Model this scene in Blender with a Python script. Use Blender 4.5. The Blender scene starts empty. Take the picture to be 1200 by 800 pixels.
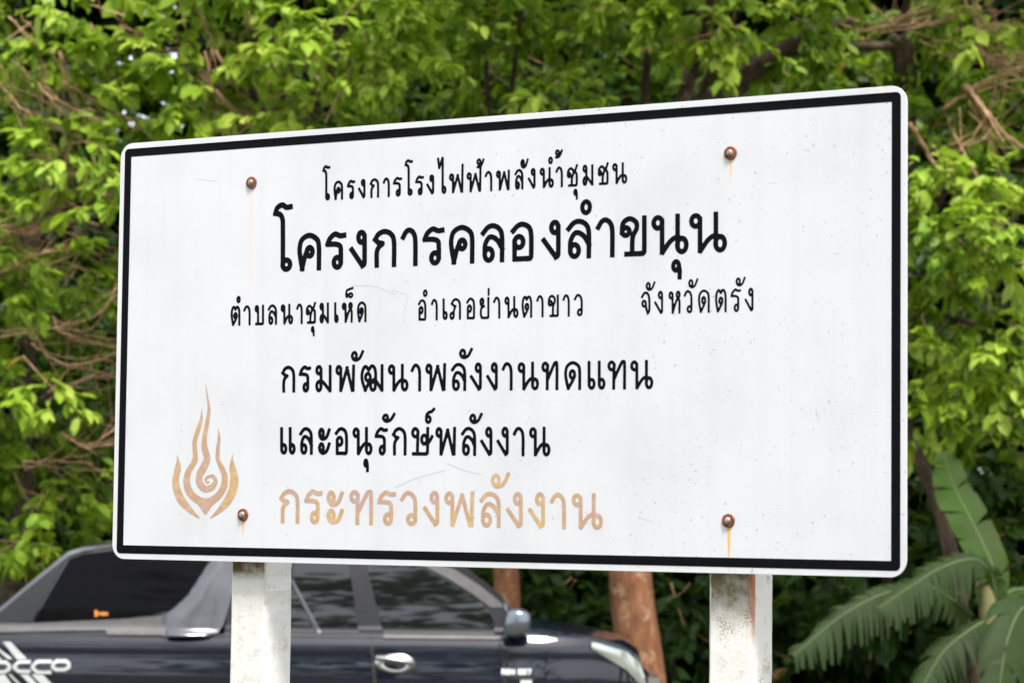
import bpy, bmesh, math, random
import numpy as np
from mathutils import Vector, Matrix

random.seed(7)
rng = np.random.default_rng(11)
scene = bpy.context.scene
COL = scene.collection

# ---------------------------------------------------------------- camera
# lens and pose solved from the four corners of the sign face (a 2.4 x 1.2 m panel)
FPX = 3000.0                      # focal length in photo pixels (photo 1200 x 800)
EYE = Vector((0.0, 0.0, 2.15))
up_c = np.array([0.01124048, -0.9977758, 0.0657047]); up_c /= np.linalg.norm(up_c)
fw_c = np.array([0, 0, 1.0]) - up_c[2]*up_c; fw_c /= np.linalg.norm(fw_c)
rt_c = np.cross(fw_c, up_c)
RW = np.vstack([rt_c, fw_c, up_c])          # lens axes (right, down, forward) -> world
cam_d = bpy.data.cameras.new('camera'); cam = bpy.data.objects.new('camera', cam_d); COL.objects.link(cam)
r_ = RW @ np.array([1, 0, 0]); u_ = RW @ np.array([0, -1, 0]); b_ = RW @ np.array([0, 0, -1])
cam.matrix_world = Matrix(((r_[0], u_[0], b_[0], EYE.x), (r_[1], u_[1], b_[1], EYE.y), (r_[2], u_[2], b_[2], EYE.z), (0, 0, 0, 1)))
cam_d.sensor_width = 36; cam_d.lens = FPX/1200*36; cam_d.clip_end = 2000; cam_d.clip_start = 0.1
cam_d.dof.use_dof = True; cam_d.dof.focus_distance = 7.4; cam_d.dof.aperture_fstop = 5.0; cam_d.dof.aperture_blades = 9
scene.camera = cam

# ---------------------------------------------------------------- world, sun, exposure
SUN_EL, SUN_AZ = math.radians(60), math.radians(160)      # azimuth clockwise from +Y
w = bpy.data.worlds.new('World'); scene.world = w; w.use_nodes = True
nt = w.node_tree; bg = nt.nodes['Background']
sky = nt.nodes.new('ShaderNodeTexSky'); sky.sky_type = 'NISHITA'; sky.sun_disc = False
sky.sun_elevation = SUN_EL; sky.sun_rotation = SUN_AZ; sky.dust_density = 4.0; sky.air_density = 1.0; sky.altitude = 50
# thin bright overcast: the blue of the clear sky is washed out evenly by high cloud
mxs = nt.nodes.new('ShaderNodeMix'); mxs.data_type = 'RGBA'; mxs.inputs[0].default_value = .62; mxs.inputs[7].default_value = (7.2, 7.35, 7.7, 1)
nt.links.new(sky.outputs[0], mxs.inputs[6]); nt.links.new(mxs.outputs[2], bg.inputs[0]); bg.inputs[1].default_value = 0.13
sd = bpy.data.lights.new('sun', 'SUN'); sd.energy = 2.4; sd.angle = math.radians(12); sd.color = (1.0, 0.965, 0.92)
so = bpy.data.objects.new('sun', sd); COL.objects.link(so)
sdir = Vector((math.sin(SUN_AZ)*math.cos(SUN_EL), math.cos(SUN_AZ)*math.cos(SUN_EL), math.sin(SUN_EL)))
so.rotation_euler = sdir.to_track_quat('Z', 'Y').to_euler(); so.location = (0, -5, 12)
scene.view_settings.view_transform = 'Standard'; scene.view_settings.look = 'None'
scene.view_settings.gamma = 1; scene.view_settings.exposure = 1.15
scene.cycles.max_bounces = 6; scene.cycles.diffuse_bounces = 3; scene.cycles.glossy_bounces = 3
scene.cycles.transmission_bounces = 4; scene.cycles.transparent_max_bounces = 6
scene.cycles.sample_clamp_indirect = 4

def at(px, py, Y):
    """world point of photo pixel (px,py) on the vertical plane y = Y (used to measure the place)"""
    d = RW @ np.array([(px-600)/FPX, (py-400)/FPX, 1.0])
    return np.array([EYE.x + d[0]/d[1]*Y, Y, EYE.z + d[2]/d[1]*Y])

# ---------------------------------------------------------------- materials
def new_mat(name):
    m = bpy.data.materials.new(name); m.use_nodes = True
    return m, m.node_tree, m.node_tree.nodes['Principled BSDF']
def nd(t, typ, **kw):
    n = t.nodes.new(typ)
    for k, v in kw.items():
        if k.startswith('i_'):
            key = k[2:]; n.inputs[int(key) if key.isdigit() else key.replace('_', ' ')].default_value = v
        else: setattr(n, k, v)
    return n
def ramp(t, fac, stops):
    r = t.nodes.new('ShaderNodeValToRGB'); e = r.color_ramp.elements
    e[0].position, e[0].color = stops[0][0], (*stops[0][1], 1)
    e[1].position, e[1].color = stops[1][0], (*stops[1][1], 1)
    for p, c in stops[2:]:
        x = e.new(p); x.color = (*c, 1)
    t.links.new(fac, r.inputs[0]); return r
def mth(t, op, a, b=None, c=None, clamp=False):
    n = t.nodes.new('ShaderNodeMath'); n.operation = op; n.use_clamp = clamp
    for i, v in enumerate((a, b, c)):
        if v is None: continue
        if isinstance(v, (int, float)): n.inputs[i].default_value = v
        else: t.links.new(v, n.inputs[i])
    return n.outputs[0]
def mixc(t, fac, a, b):
    n = t.nodes.new('ShaderNodeMix'); n.data_type = 'RGBA'
    for s, v in ((n.inputs[0], fac), (n.inputs[6], a), (n.inputs[7], b)):
        if isinstance(v, tuple): s.default_value = (*v, 1)
        elif isinstance(v, (int, float)): s.default_value = v
        else: t.links.new(v, s)
    return n.outputs[2]
def noise(t, scale, detail=4, vec=None, rough=.5):
    n = t.nodes.new('ShaderNodeTexNoise'); n.inputs['Scale'].default_value = scale; n.inputs['Detail'].default_value = detail
    n.inputs['Roughness'].default_value = rough
    if vec is not None: t.links.new(vec, n.inputs['Vector'])
    return n
def objco(t): return t.nodes.new('ShaderNodeTexCoord').outputs['Object']
def bump(t, p, h, strength, dist):
    b = t.nodes.new('ShaderNodeBump'); b.inputs['Strength'].default_value = strength; b.inputs['Distance'].default_value = dist
    t.links.new(h, b.inputs['Height']); t.links.new(b.outputs[0], p.inputs['Normal'])
def simple(name, col, rough=.5, metal=0, coat=0, var=0, scale=8):
    m, t, p = new_mat(name)
    p.inputs['Base Color'].default_value = (*col, 1); p.inputs['Roughness'].default_value = rough
    p.inputs['Metallic'].default_value = metal; p.inputs['Coat Weight'].default_value = coat; p.inputs['Coat Roughness'].default_value = .03; p.inputs['Coat IOR'].default_value = 1.5 if name != 'pickup_dark_paint' else 1.65
    if var:
        n = noise(t, scale, 5, objco(t))
        r = ramp(t, n.outputs[0], [(.3, tuple(c*(1-var) for c in col)), (.7, tuple(min(1, c*(1+var)) for c in col))])
        t.links.new(r.outputs[0], p.inputs['Base Color'])
    return m
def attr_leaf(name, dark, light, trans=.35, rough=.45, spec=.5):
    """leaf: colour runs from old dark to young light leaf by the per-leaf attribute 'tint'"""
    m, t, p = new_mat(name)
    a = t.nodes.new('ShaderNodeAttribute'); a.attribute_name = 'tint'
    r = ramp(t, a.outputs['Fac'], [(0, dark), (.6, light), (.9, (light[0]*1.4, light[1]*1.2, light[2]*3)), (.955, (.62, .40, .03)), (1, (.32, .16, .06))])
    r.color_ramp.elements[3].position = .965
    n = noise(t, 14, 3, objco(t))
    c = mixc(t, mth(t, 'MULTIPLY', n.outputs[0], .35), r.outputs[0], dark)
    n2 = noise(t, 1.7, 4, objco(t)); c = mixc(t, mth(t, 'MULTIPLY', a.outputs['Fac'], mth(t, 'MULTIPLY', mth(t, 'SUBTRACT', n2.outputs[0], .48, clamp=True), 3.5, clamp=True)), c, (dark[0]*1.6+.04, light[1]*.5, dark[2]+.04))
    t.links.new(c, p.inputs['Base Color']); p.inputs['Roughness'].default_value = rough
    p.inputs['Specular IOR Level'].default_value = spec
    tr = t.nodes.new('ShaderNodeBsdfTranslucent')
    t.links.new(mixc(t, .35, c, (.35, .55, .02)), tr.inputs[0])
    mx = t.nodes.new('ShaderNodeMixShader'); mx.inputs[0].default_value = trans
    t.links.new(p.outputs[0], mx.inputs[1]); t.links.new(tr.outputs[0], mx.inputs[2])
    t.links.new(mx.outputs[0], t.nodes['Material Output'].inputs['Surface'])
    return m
M = {}
M['leaf'] = attr_leaf('leaf_green', (.022, .066, .008), (.36, .52, .032), .38, .45, .22)
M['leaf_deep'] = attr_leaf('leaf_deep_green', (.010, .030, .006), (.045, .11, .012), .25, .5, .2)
M['banana'] = attr_leaf('banana_leaf', (.028, .044, .019), (.034, .085, .005), .3, .6, .15)
def bark(name, c1, c2, c3, scale=9):
    m, t, p = new_mat(name); co = objco(t)
    mp = t.nodes.new('ShaderNodeMapping'); mp.inputs['Scale'].default_value = (1, 1, .35); t.links.new(co, mp.inputs[0])
    n = noise(t, scale, 7, mp.outputs[0], .65)
    r = ramp(t, n.outputs[0], [(.34, c1), (.56, c2), (.74, c3)])
    pn = noise(t, scale*.45, 5, co, .7); cc = mixc(t, mth(t, 'MULTIPLY', mth(t, 'SUBTRACT', pn.outputs[0], .56, clamp=True), 7, clamp=True), r.outputs[0], tuple(x*1.15+.02 for x in c3))
    vc = nd(t, 'ShaderNodeTexVoronoi', feature='DISTANCE_TO_EDGE'); vc.inputs['Scale'].default_value = scale*1.5; t.links.new(mp.outputs[0], vc.inputs['Vector'])
    cc = mixc(t, mth(t, 'MULTIPLY', mth(t, 'LESS_THAN', vc.outputs['Distance'], .03), .25), cc, tuple(x*.5 for x in c1))
    t.links.new(cc, p.inputs['Base Color']); p.inputs['Roughness'].default_value = .85
    bump(t, p, n.outputs[0], .8, .02); return m
M['bark_orange'] = bark('orange_brown_bark', (.13, .05, .02), (.27, .11, .045), (.42, .27, .16))
M['bark_dark'] = bark('dark_bark', (.03, .018, .01), (.08, .05, .03), (.16, .11, .07))
M['twig'] = bark('dry_twig', (.20, .10, .05), (.42, .25, .13), (.55, .38, .24), 20)
M['black'] = simple('sign_black_ink', (.005, .005, .007), .5)
M['black'].node_tree.nodes['Principled BSDF'].inputs['Specular IOR Level'].default_value = .04
M['paint'] = simple('pickup_dark_paint', (.004, .006, .014), .3, .1, .9, .12, 30)
_p = M['paint'].node_tree.nodes['Principled BSDF']; _p.inputs['Specular IOR Level'].default_value = .05; _p.inputs['Roughness'].default_value = .6
M['glass'] = simple('dark_tinted_glass', (.006, .007, .008), .03, 0, 0)
M['canopy_glass'] = simple('canopy_tinted_glass', (.004, .004, .005), .04)
M['canopy_glass'].node_tree.nodes['Principled BSDF'].inputs['Specular IOR Level'].default_value = .05
M['glass'].node_tree.nodes['Principled BSDF'].inputs['Specular IOR Level'].default_value = .8
M['silver'] = simple('silver_grey_trim', (.11, .11, .12), .25, .5, .5, .1, 6)
M['chrome'] = simple('chrome', (.50, .50, .52), .28, 1)
M['rail'] = simple('worn_grey_rail', (.085, .082, .08), .5, .2, 0, .15, 10)
M['grey_trim'] = simple('grey_pillar_trim', (.022, .022, .026), .4, 0, 0, .1, 9)
M['grey_trim'].node_tree.nodes['Principled BSDF'].inputs['Specular IOR Level'].default_value = .25
M['rubber'] = simple('black_rubber', (.02, .02, .02), .75, 0, 0, .2, 20)
M['decal'] = simple('pale_decal', (.55, .56, .55), .4, 0, 0, .08, 20)
M['lamp'] = simple('headlight_glass', (.42, .46, .42), .12, .5, 1)
M['orange'] = simple('orange_reflection_paint', (.50, .17, .01), .4, 0, 0, .2, 30)
M['steel'] = simple('galvanised_steel', (.45, .45, .45), .45, .9, 0, .15, 20)

# ---------------------------------------------------------------- object helpers
def tag(o, label=None, cat=None, group=None, kind=None):
    for k, v in (('label', label), ('category', cat), ('group', group), ('kind', kind)):
        if v: o[k] = v
    return o
def empty(name, loc=(0, 0, 0), rz=0):
    o = bpy.data.objects.new(name, None); COL.objects.link(o); o.location = loc; o.rotation_euler = (0, 0, rz)
    o.empty_display_size = .2; return o
def mesh(name, v, f, mat, parent=None, smooth=False, loc=None):
    me = bpy.data.meshes.new(name); me.from_pydata([tuple(map(float, x)) for x in v], [], [tuple(x) for x in f]); me.update()
    me.materials.append(mat)
    if smooth: me.polygons.foreach_set('use_smooth', [True]*len(me.polygons))
    o = bpy.data.objects.new(name, me); COL.objects.link(o)
    if parent: o.parent = parent
    if loc is not None: o.location = loc
    return o
def fast_mesh(name, V, F, mat, parent=None, tint=None):
    """V (n,3), F list of arrays of equal-size polygons; tint per vertex"""
    me = bpy.data.meshes.new(name)
    me.vertices.add(len(V)); me.vertices.foreach_set('co', V.astype(np.float32).ravel())
    tot = sum(a.size for a in F); npoly = sum(len(a) for a in F)
    me.loops.add(tot); me.polygons.add(npoly)
    me.loops.foreach_set('vertex_index', np.concatenate([a.ravel() for a in F]).astype(np.int32))
    cnt = np.concatenate([np.full(len(a), a.shape[1]) for a in F])
    st = np.concatenate([[0], np.cumsum(cnt)[:-1]])
    me.polygons.foreach_set('loop_start', st.astype(np.int32))
    me.update(calc_edges=True)
    if tint is not None:
        at_ = me.attributes.new('tint', 'FLOAT', 'POINT'); at_.data.foreach_set('value', tint.astype(np.float32))
    me.materials.append(mat)
    o = bpy.data.objects.new(name, me); COL.objects.link(o)
    if parent: o.parent = parent
    return o
class MB:
    def __init__(s): s.v = []; s.f = []
    def add(s, v, f):
        b = len(s.v); s.v += [tuple(x) for x in v]; s.f += [tuple(i+b for i in x) for x in f]
    def box(s, x0, x1, y0, y1, z0, z1):
        s.add([(x0,y0,z0),(x1,y0,z0),(x1,y1,z0),(x0,y1,z0),(x0,y0,z1),(x1,y0,z1),(x1,y1,z1),(x0,y1,z1)],
              [(0,3,2,1),(4,5,6,7),(0,1,5,4),(1,2,6,5),(2,3,7,6),(3,0,4,7)])
    def tube(s, pts, rad, n=7, cap=True, wob=0):
        pts = [np.array(p, float) for p in pts]; rings = []
        if np.isscalar(rad): rad = [rad]*len(pts)
        up = np.array([.13, .2, 1.])
        for i, p in enumerate(pts):
            d = pts[min(i+1, len(pts)-1)] - pts[max(i-1, 0)]; d = d/(np.linalg.norm(d)+1e-9)
            if abs(d @ (up/np.linalg.norm(up))) > .95: up = np.array([1., .1, .1])
            a = np.cross(d, up); a /= np.linalg.norm(a); b = np.cross(d, a)
            ring = []
            for k in range(n):
                t = 2*math.pi*k/n; r = rad[i]*(1+wob*random.uniform(-1, 1))
                ring.append(p + r*(math.cos(t)*a + math.sin(t)*b))
            rings.append(ring)
        V = [q for r in rings for q in r]; F = []
        for i in range(len(pts)-1):
            for k in range(n):
                F.append((i*n+k, i*n+(k+1) % n, (i+1)*n+(k+1) % n, (i+1)*n+k))
        if cap:
            F.append(tuple(range(n))[::-1]); F.append(tuple((len(pts)-1)*n+k for k in range(n)))
        s.add(V, F)
    def build(s, name, mat, parent=None, smooth=False): return mesh(name, s.v, s.f, mat, parent, smooth)
def catmull(P, k=6):
    P = np.array(P, float)
    if len(P) < 3: return P
    Q = np.vstack([2*P[0]-P[1], P, 2*P[-1]-P[-2]]); out = []
    for i in range(1, len(Q)-2):
        p0, p1, p2, p3 = Q[i-1:i+3]
        for t in np.arange(k)/k:
            out.append(.5*((2*p1)+(-p0+p2)*t+(2*p0-5*p1+4*p2-p3)*t*t+(-p0+3*p1-3*p2+p3)*t**3))
    out.append(P[-1]); return np.array(out)

# flat print: strokes -> one clean outline mesh (distance field + marching squares)
def seg_field(X, Y, a, b, ra, rb, ca, cb):
    d = b-a; L = math.hypot(*d)
    if L < 1e-9: return np.full(X.shape, 9.)
    u = d/L; t = (X-a[0])*u[0]+(Y-a[1])*u[1]; p = np.abs(-(X-a[0])*u[1]+(Y-a[1])*u[0])
    tc = np.clip(t, 0, L); r = ra+(rb-ra)*tc/L
    v = np.hypot(p, t-tc)-r
    if ca: v = np.where(t < 0, np.maximum(p-ra, -t-ra), v)
    if cb: v = np.where(t > L, np.maximum(p-rb, t-L-rb), v)
    return v
def raster(strokes, cell):
    """strokes: (points, radii, flat caps); returns 2-D verts, faces"""
    allp = np.vstack([s[0] for s in strokes]); rm = max(np.max(s[1]) for s in strokes)+2*cell
    x0, y0 = allp.min(0)-rm*1.5; x1, y1 = allp.max(0)+rm*1.5
    xs = np.arange(x0, x1+cell, cell); ys = np.arange(y0, y1+cell, cell); X, Y = np.meshgrid(xs, ys); Fd = np.full(X.shape, 9.)
    for P, R, flat in strokes:
        R = np.broadcast_to(R, len(P))
        for i in range(len(P)-1):
            a, b = P[i], P[i+1]; m = max(R[i], R[i+1])*1.5+2*cell
            i0 = max(0, int((min(a[0], b[0])-m-x0)/cell)); i1 = int((max(a[0], b[0])+m-x0)/cell)+2
            j0 = max(0, int((min(a[1], b[1])-m-y0)/cell)); j1 = int((max(a[1], b[1])+m-y0)/cell)+2
            sl = (slice(j0, j1), slice(i0, i1))
            Fd[sl] = np.minimum(Fd[sl], seg_field(X[sl], Y[sl], a, b, R[i], R[i+1], flat and i == 0, flat and i == len(P)-2))
    V = []; idx = {}; F = []
    def vid(key, p):
        if key not in idx: idx[key] = len(V); V.append(p)
        return idx[key]
    ins = Fd < 0; ny, nx = Fd.shape
    cnt = ins[:-1, :-1].astype(int)+ins[1:, :-1]+ins[:-1, 1:]+ins[1:, 1:]
    for j in range(ny-1):
        row = np.nonzero(cnt[j])[0]; run = None
        for i in row:
            if cnt[j, i] == 4:
                if run is not None and run[1] == i: run[1] = i+1
                else:
                    if run: F.append(tuple(vid((a, b), (xs[a], ys[b])) for a, b in ((run[0], j), (run[1], j), (run[1], j+1), (run[0], j+1))))
                    run = [i, i+1]
            else:
                cs = ((i, j), (i+1, j), (i+1, j+1), (i, j+1)); poly = []
                for k in range(4):
                    a, b = cs[k], cs[(k+1) % 4]; fa, fb = Fd[a[1], a[0]], Fd[b[1], b[0]]
                    if fa < 0: poly.append(vid(a, (xs[a[0]], ys[a[1]])))
                    if (fa < 0) != (fb < 0):
                        t = fa/(fa-fb); key = (min(a, b), max(a, b))
                        poly.append(vid(key, (xs[a[0]]+(xs[b[0]]-xs[a[0]])*t, ys[a[1]]+(ys[b[1]]-ys[a[1]])*t)))
                if len(poly) > 2: F.append(tuple(poly))
        if run: F.append(tuple(vid((a, b), (xs[a], ys[b])) for a, b in ((run[0], j), (run[1], j), (run[1], j+1), (run[0], j+1))))
    return V, F
def ell(cx, cy, rx, ry, n=22):
    t = np.linspace(0, 2*math.pi, n+1); return np.stack([cx+rx*np.cos(t), cy+ry*np.sin(t)], 1)

# ================================================================ ground
m_, t_, p_ = new_mat('grassy_ground'); n1 = noise(t_, .35, 6, objco(t_)); n2 = noise(t_, 9, 5, objco(t_))
rg = ramp(t_, n1.outputs[0], [(.42, (.045, .075, .02)), (.6, (.13, .095, .06))])
t_.links.new(mixc(t_, mth(t_, 'MULTIPLY', n2.outputs[0], .6), rg.outputs[0], (.03, .04, .015)), p_.inputs['Base Color'])
p_.inputs['Roughness'].default_value = .95; bump(t_, p_, n2.outputs[0], .7, .05)
S = 600; N = 60; gx = np.sign(np.linspace(-1, 1, N))*np.abs(np.linspace(-1, 1, N))**3*S
GX, GY = np.meshgrid(gx, gx); GZ = np.where(np.hypot(GX, GY) > 10, .06*np.sin(GX*.7)*np.cos(GY*.5), 0)-.0
GV = np.stack([GX.ravel(), GY.ravel()+8, GZ.ravel()*0.5], 1)
GF = np.array([(j*N+i, j*N+i+1, (j+1)*N+i+1, (j+1)*N+i) for j in range(N-1) for i in range(N-1)])
tag(fast_mesh('ground', GV, [GF], m_), kind='structure')

# ================================================================ sign
PC = np.array([[155.1,184.1],[1045.8,120],[1045,657.2],[145.5,638.4]])
WI, HI = 2.316, 1.112
SQ = np.array([[0,0],[WI,0],[WI,HI],[0,HI]]); A_ = []; b__ = []
for (x, y), (u, v) in zip(SQ, PC):
    A_.append([x,y,1,0,0,0,-u*x,-u*y]); b__.append(u); A_.append([0,0,0,x,y,1,-v*x,-v*y]); b__.append(v)
H_ = np.append(np.linalg.solve(np.array(A_), np.array(b__)), 1).reshape(3, 3); HINV = np.linalg.inv(H_)
K_ = np.array([[FPX,0,600],[0,FPX,400],[0,0,1]]); Mx = np.linalg.inv(K_) @ H_
sc_ = 1/np.linalg.norm(Mx[:, 0])
TLw = RW @ (Mx[:, 2]*sc_); RTw = RW @ (Mx[:, 0]*sc_); RTw[2] = 0; RTw /= np.linalg.norm(RTw)
TLw = TLw + np.array(EYE)
CENw = TLw + RTw*WI/2; ZTOP = CENw[2]
YAW = math.atan2(RTw[1], RTw[0])
sign = empty('project_sign', (CENw[0], CENw[1], 0), YAW)
tag(sign, 'large white roadside sign with black border and Thai lettering on two white concrete posts', 'sign')
def pl(px, py):           # photo measurement -> panel coordinates (x right, z up, metres)
    q = HINV @ np.array([px, py, 1.0]); return np.array([q[0]/q[2]-WI/2, ZTOP-q[1]/q[2]])
def hscale(px, py):       # photo pixels per metre along the panel
    return 2/np.linalg.norm(pl(px+1, py)-pl(px-1, py))
def rrect(x0, x1, z0, z1, r, n=8):
    P = []
    for cx, cz, a0 in ((x1-r, z1-r, 0), (x0+r, z1-r, 90), (x0+r, z0+r, 180), (x1-r, z0+r, 270)):
        for k in range(n+1):
            a = math.radians(a0+90*k/n); P.append((cx+r*math.cos(a), cz+r*math.sin(a)))
    return P
BO, WO = .0235, .0158            # black border and white margin widths
OX, ZB_, ZT_ = WI/2+BO+WO, ZTOP-HI-BO-WO, ZTOP+BO+WO

# panel material: aged white sheet with specks, rust runs and faint tape marks
m_, t_, p_ = new_mat('aged_white_sign_sheet'); co = objco(t_)
sx = t_.nodes.new('ShaderNodeSeparateXYZ'); t_.links.new(co, sx.inputs[0]); X_, Z_ = sx.outputs[0], sx.outputs[2]
base = ramp(t_, noise(t_, 3.2, 6, co, .6).outputs[0], [(.33, (.595, .595, .625)), (.5, (.63, .632, .66)), (.67, (.645, .65, .675))]).outputs[0]
vn = noise(t_, 2, 3, None); mpv = nd(t_, 'ShaderNodeMapping'); mpv.inputs['Scale'].default_value = (9, 1, .35); t_.links.new(co, mpv.inputs[0]); t_.links.new(mpv.outputs[0], vn.inputs['Vector'])
base = mixc(t_, mth(t_, 'MULTIPLY', mth(t_, 'SUBTRACT', vn.outputs[0], .5, clamp=True), .8), base, (.50, .49, .485))
spk = nd(t_, 'ShaderNodeTexVoronoi'); spk.inputs['Scale'].default_value = 30; t_.links.new(co, spk.inputs['Vector'])
spr = noise(t_, 5, 2, co)
m1 = mth(t_, 'MULTIPLY', mth(t_, 'LESS_THAN', spk.outputs['Distance'], mth(t_, 'MULTIPLY', mth(t_, 'ADD', mth(t_, 'MULTIPLY', mth(t_, 'SUBTRACT', spr.outputs[0], .49, clamp=True), mth(t_, 'ADD', mth(t_, 'MULTIPLY', mth(t_, 'SUBTRACT', X_, -.2, clamp=True), 1.0), .25)), 0), .5)), .4)
base = mixc(t_, m1, base, (.33, .30, .28))
spk2 = nd(t_, 'ShaderNodeTexVoronoi'); spk2.inputs['Scale'].default_value = 11; t_.links.new(co, spk2.inputs['Vector'])
sm = noise(t_, 2.1, 2, co)
m2 = mth(t_, 'MULTIPLY', mth(t_, 'LESS_THAN', spk2.outputs['Distance'], mth(t_, 'MULTIPLY', mth(t_, 'ADD', mth(t_, 'SUBTRACT', sm.outputs[0], .52, clamp=True), mth(t_, 'MULTIPLY', mth(t_, 'SUBTRACT', X_, .1, clamp=True), .09)), .12)), .55)
base = mixc(t_, m2, base, (.22, .17, .14))
fs = noise(t_, 105, 2, co); fr = noise(t_, 4, 3, co)
thr = mth(t_, 'SUBTRACT', .815, mth(t_, 'ADD', mth(t_, 'MULTIPLY', mth(t_, 'ADD', X_, .4, clamp=True), .055), mth(t_, 'MULTIPLY', fr.outputs[0], .12)))
base = mixc(t_, mth(t_, 'MULTIPLY', mth(t_, 'MULTIPLY', mth(t_, 'SUBTRACT', fs.outputs[0], thr, clamp=True), 30, clamp=True), .6), base, (.30, .26, .24))
bolts = [(296, 214.5, .3, 1), (857, 180, .75, .12), (286, 603, .9, .05), (854.5, 610, 1, .16)]
def streak(base, px, py, ln, half, amt, col=(.78, .42, .10)):
    c = pl(px, py); dx = mth(t_, 'ABSOLUTE', mth(t_, 'SUBTRACT', X_, float(c[0])))
    dz = mth(t_, 'SUBTRACT', float(c[1]), Z_)
    fall = mth(t_, 'SUBTRACT', 1, mth(t_, 'DIVIDE', dz, ln), clamp=True)
    wd = mth(t_, 'MULTIPLY', mth(t_, 'ADD', fall, .25), half)
    side = mth(t_, 'SUBTRACT', 1, mth(t_, 'DIVIDE', dx, wd), clamp=True)
    k = mth(t_, 'MULTIPLY', mth(t_, 'MULTIPLY', side, fall), mth(t_, 'GREATER_THAN', dz, 0))
    return mixc(t_, mth(t_, 'MULTIPLY', k, amt, clamp=True), base, col)
base = streak(base, 296, 216, .62, .010, .35, (.80, .50, .34))
base = streak(base, 857, 182, .085, .006, 1.3)
base = streak(base, 286, 605, .07, .006, 2.2)
base = streak(base, 855, 612, .15, .006, 2.2)
t_.links.new(base, p_.inputs['Base Color']); p_.inputs['Roughness'].default_value = .42
bump(t_, p_, noise(t_, 1.6, 2, co).outputs[0], .25, .01)
M['panel'] = m_
OUT = rrect(-OX, OX, ZB_, ZT_, .042); n = len(OUT); TH = .004
ch = .0005
INN = rrect(-OX+ch, OX-ch, ZB_+ch, ZT_-ch, .0415)
v = [(x, -TH, z) for x, z in INN]+[(x, -TH+ch, z) for x, z in OUT]+[(x, 0, z) for x, z in OUT]
f = [tuple(range(n))[::-1], tuple(range(2*n, 3*n))]+[(i, (i+1) % n, n+(i+1) % n, n+i) for i in range(n)]+[(n+i, n+(i+1) % n, 2*n+(i+1) % n, 2*n+i) for i in range(n)]
panel = mesh('panel', v, f, M['panel'], sign)
bm = bmesh.new(); bm.from_mesh(panel.data); bmesh.ops.recalc_face_normals(bm, faces=bm.faces); bm.to_mesh(panel.data); bm.free()
FY = -TH-.0005
bo = rrect(-WI/2-BO, WI/2+BO, ZTOP-HI-BO, ZTOP+BO, .013); bi = rrect(-WI/2, WI/2, ZTOP-HI, ZTOP, .0015)
mesh('border', [(x, FY, z) for x, z in bo]+[(x, FY, z) for x, z in bi], [(i, (i+1) % n, n+(i+1) % n, n+i) for i in range(n)], M['black'], panel)

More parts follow.
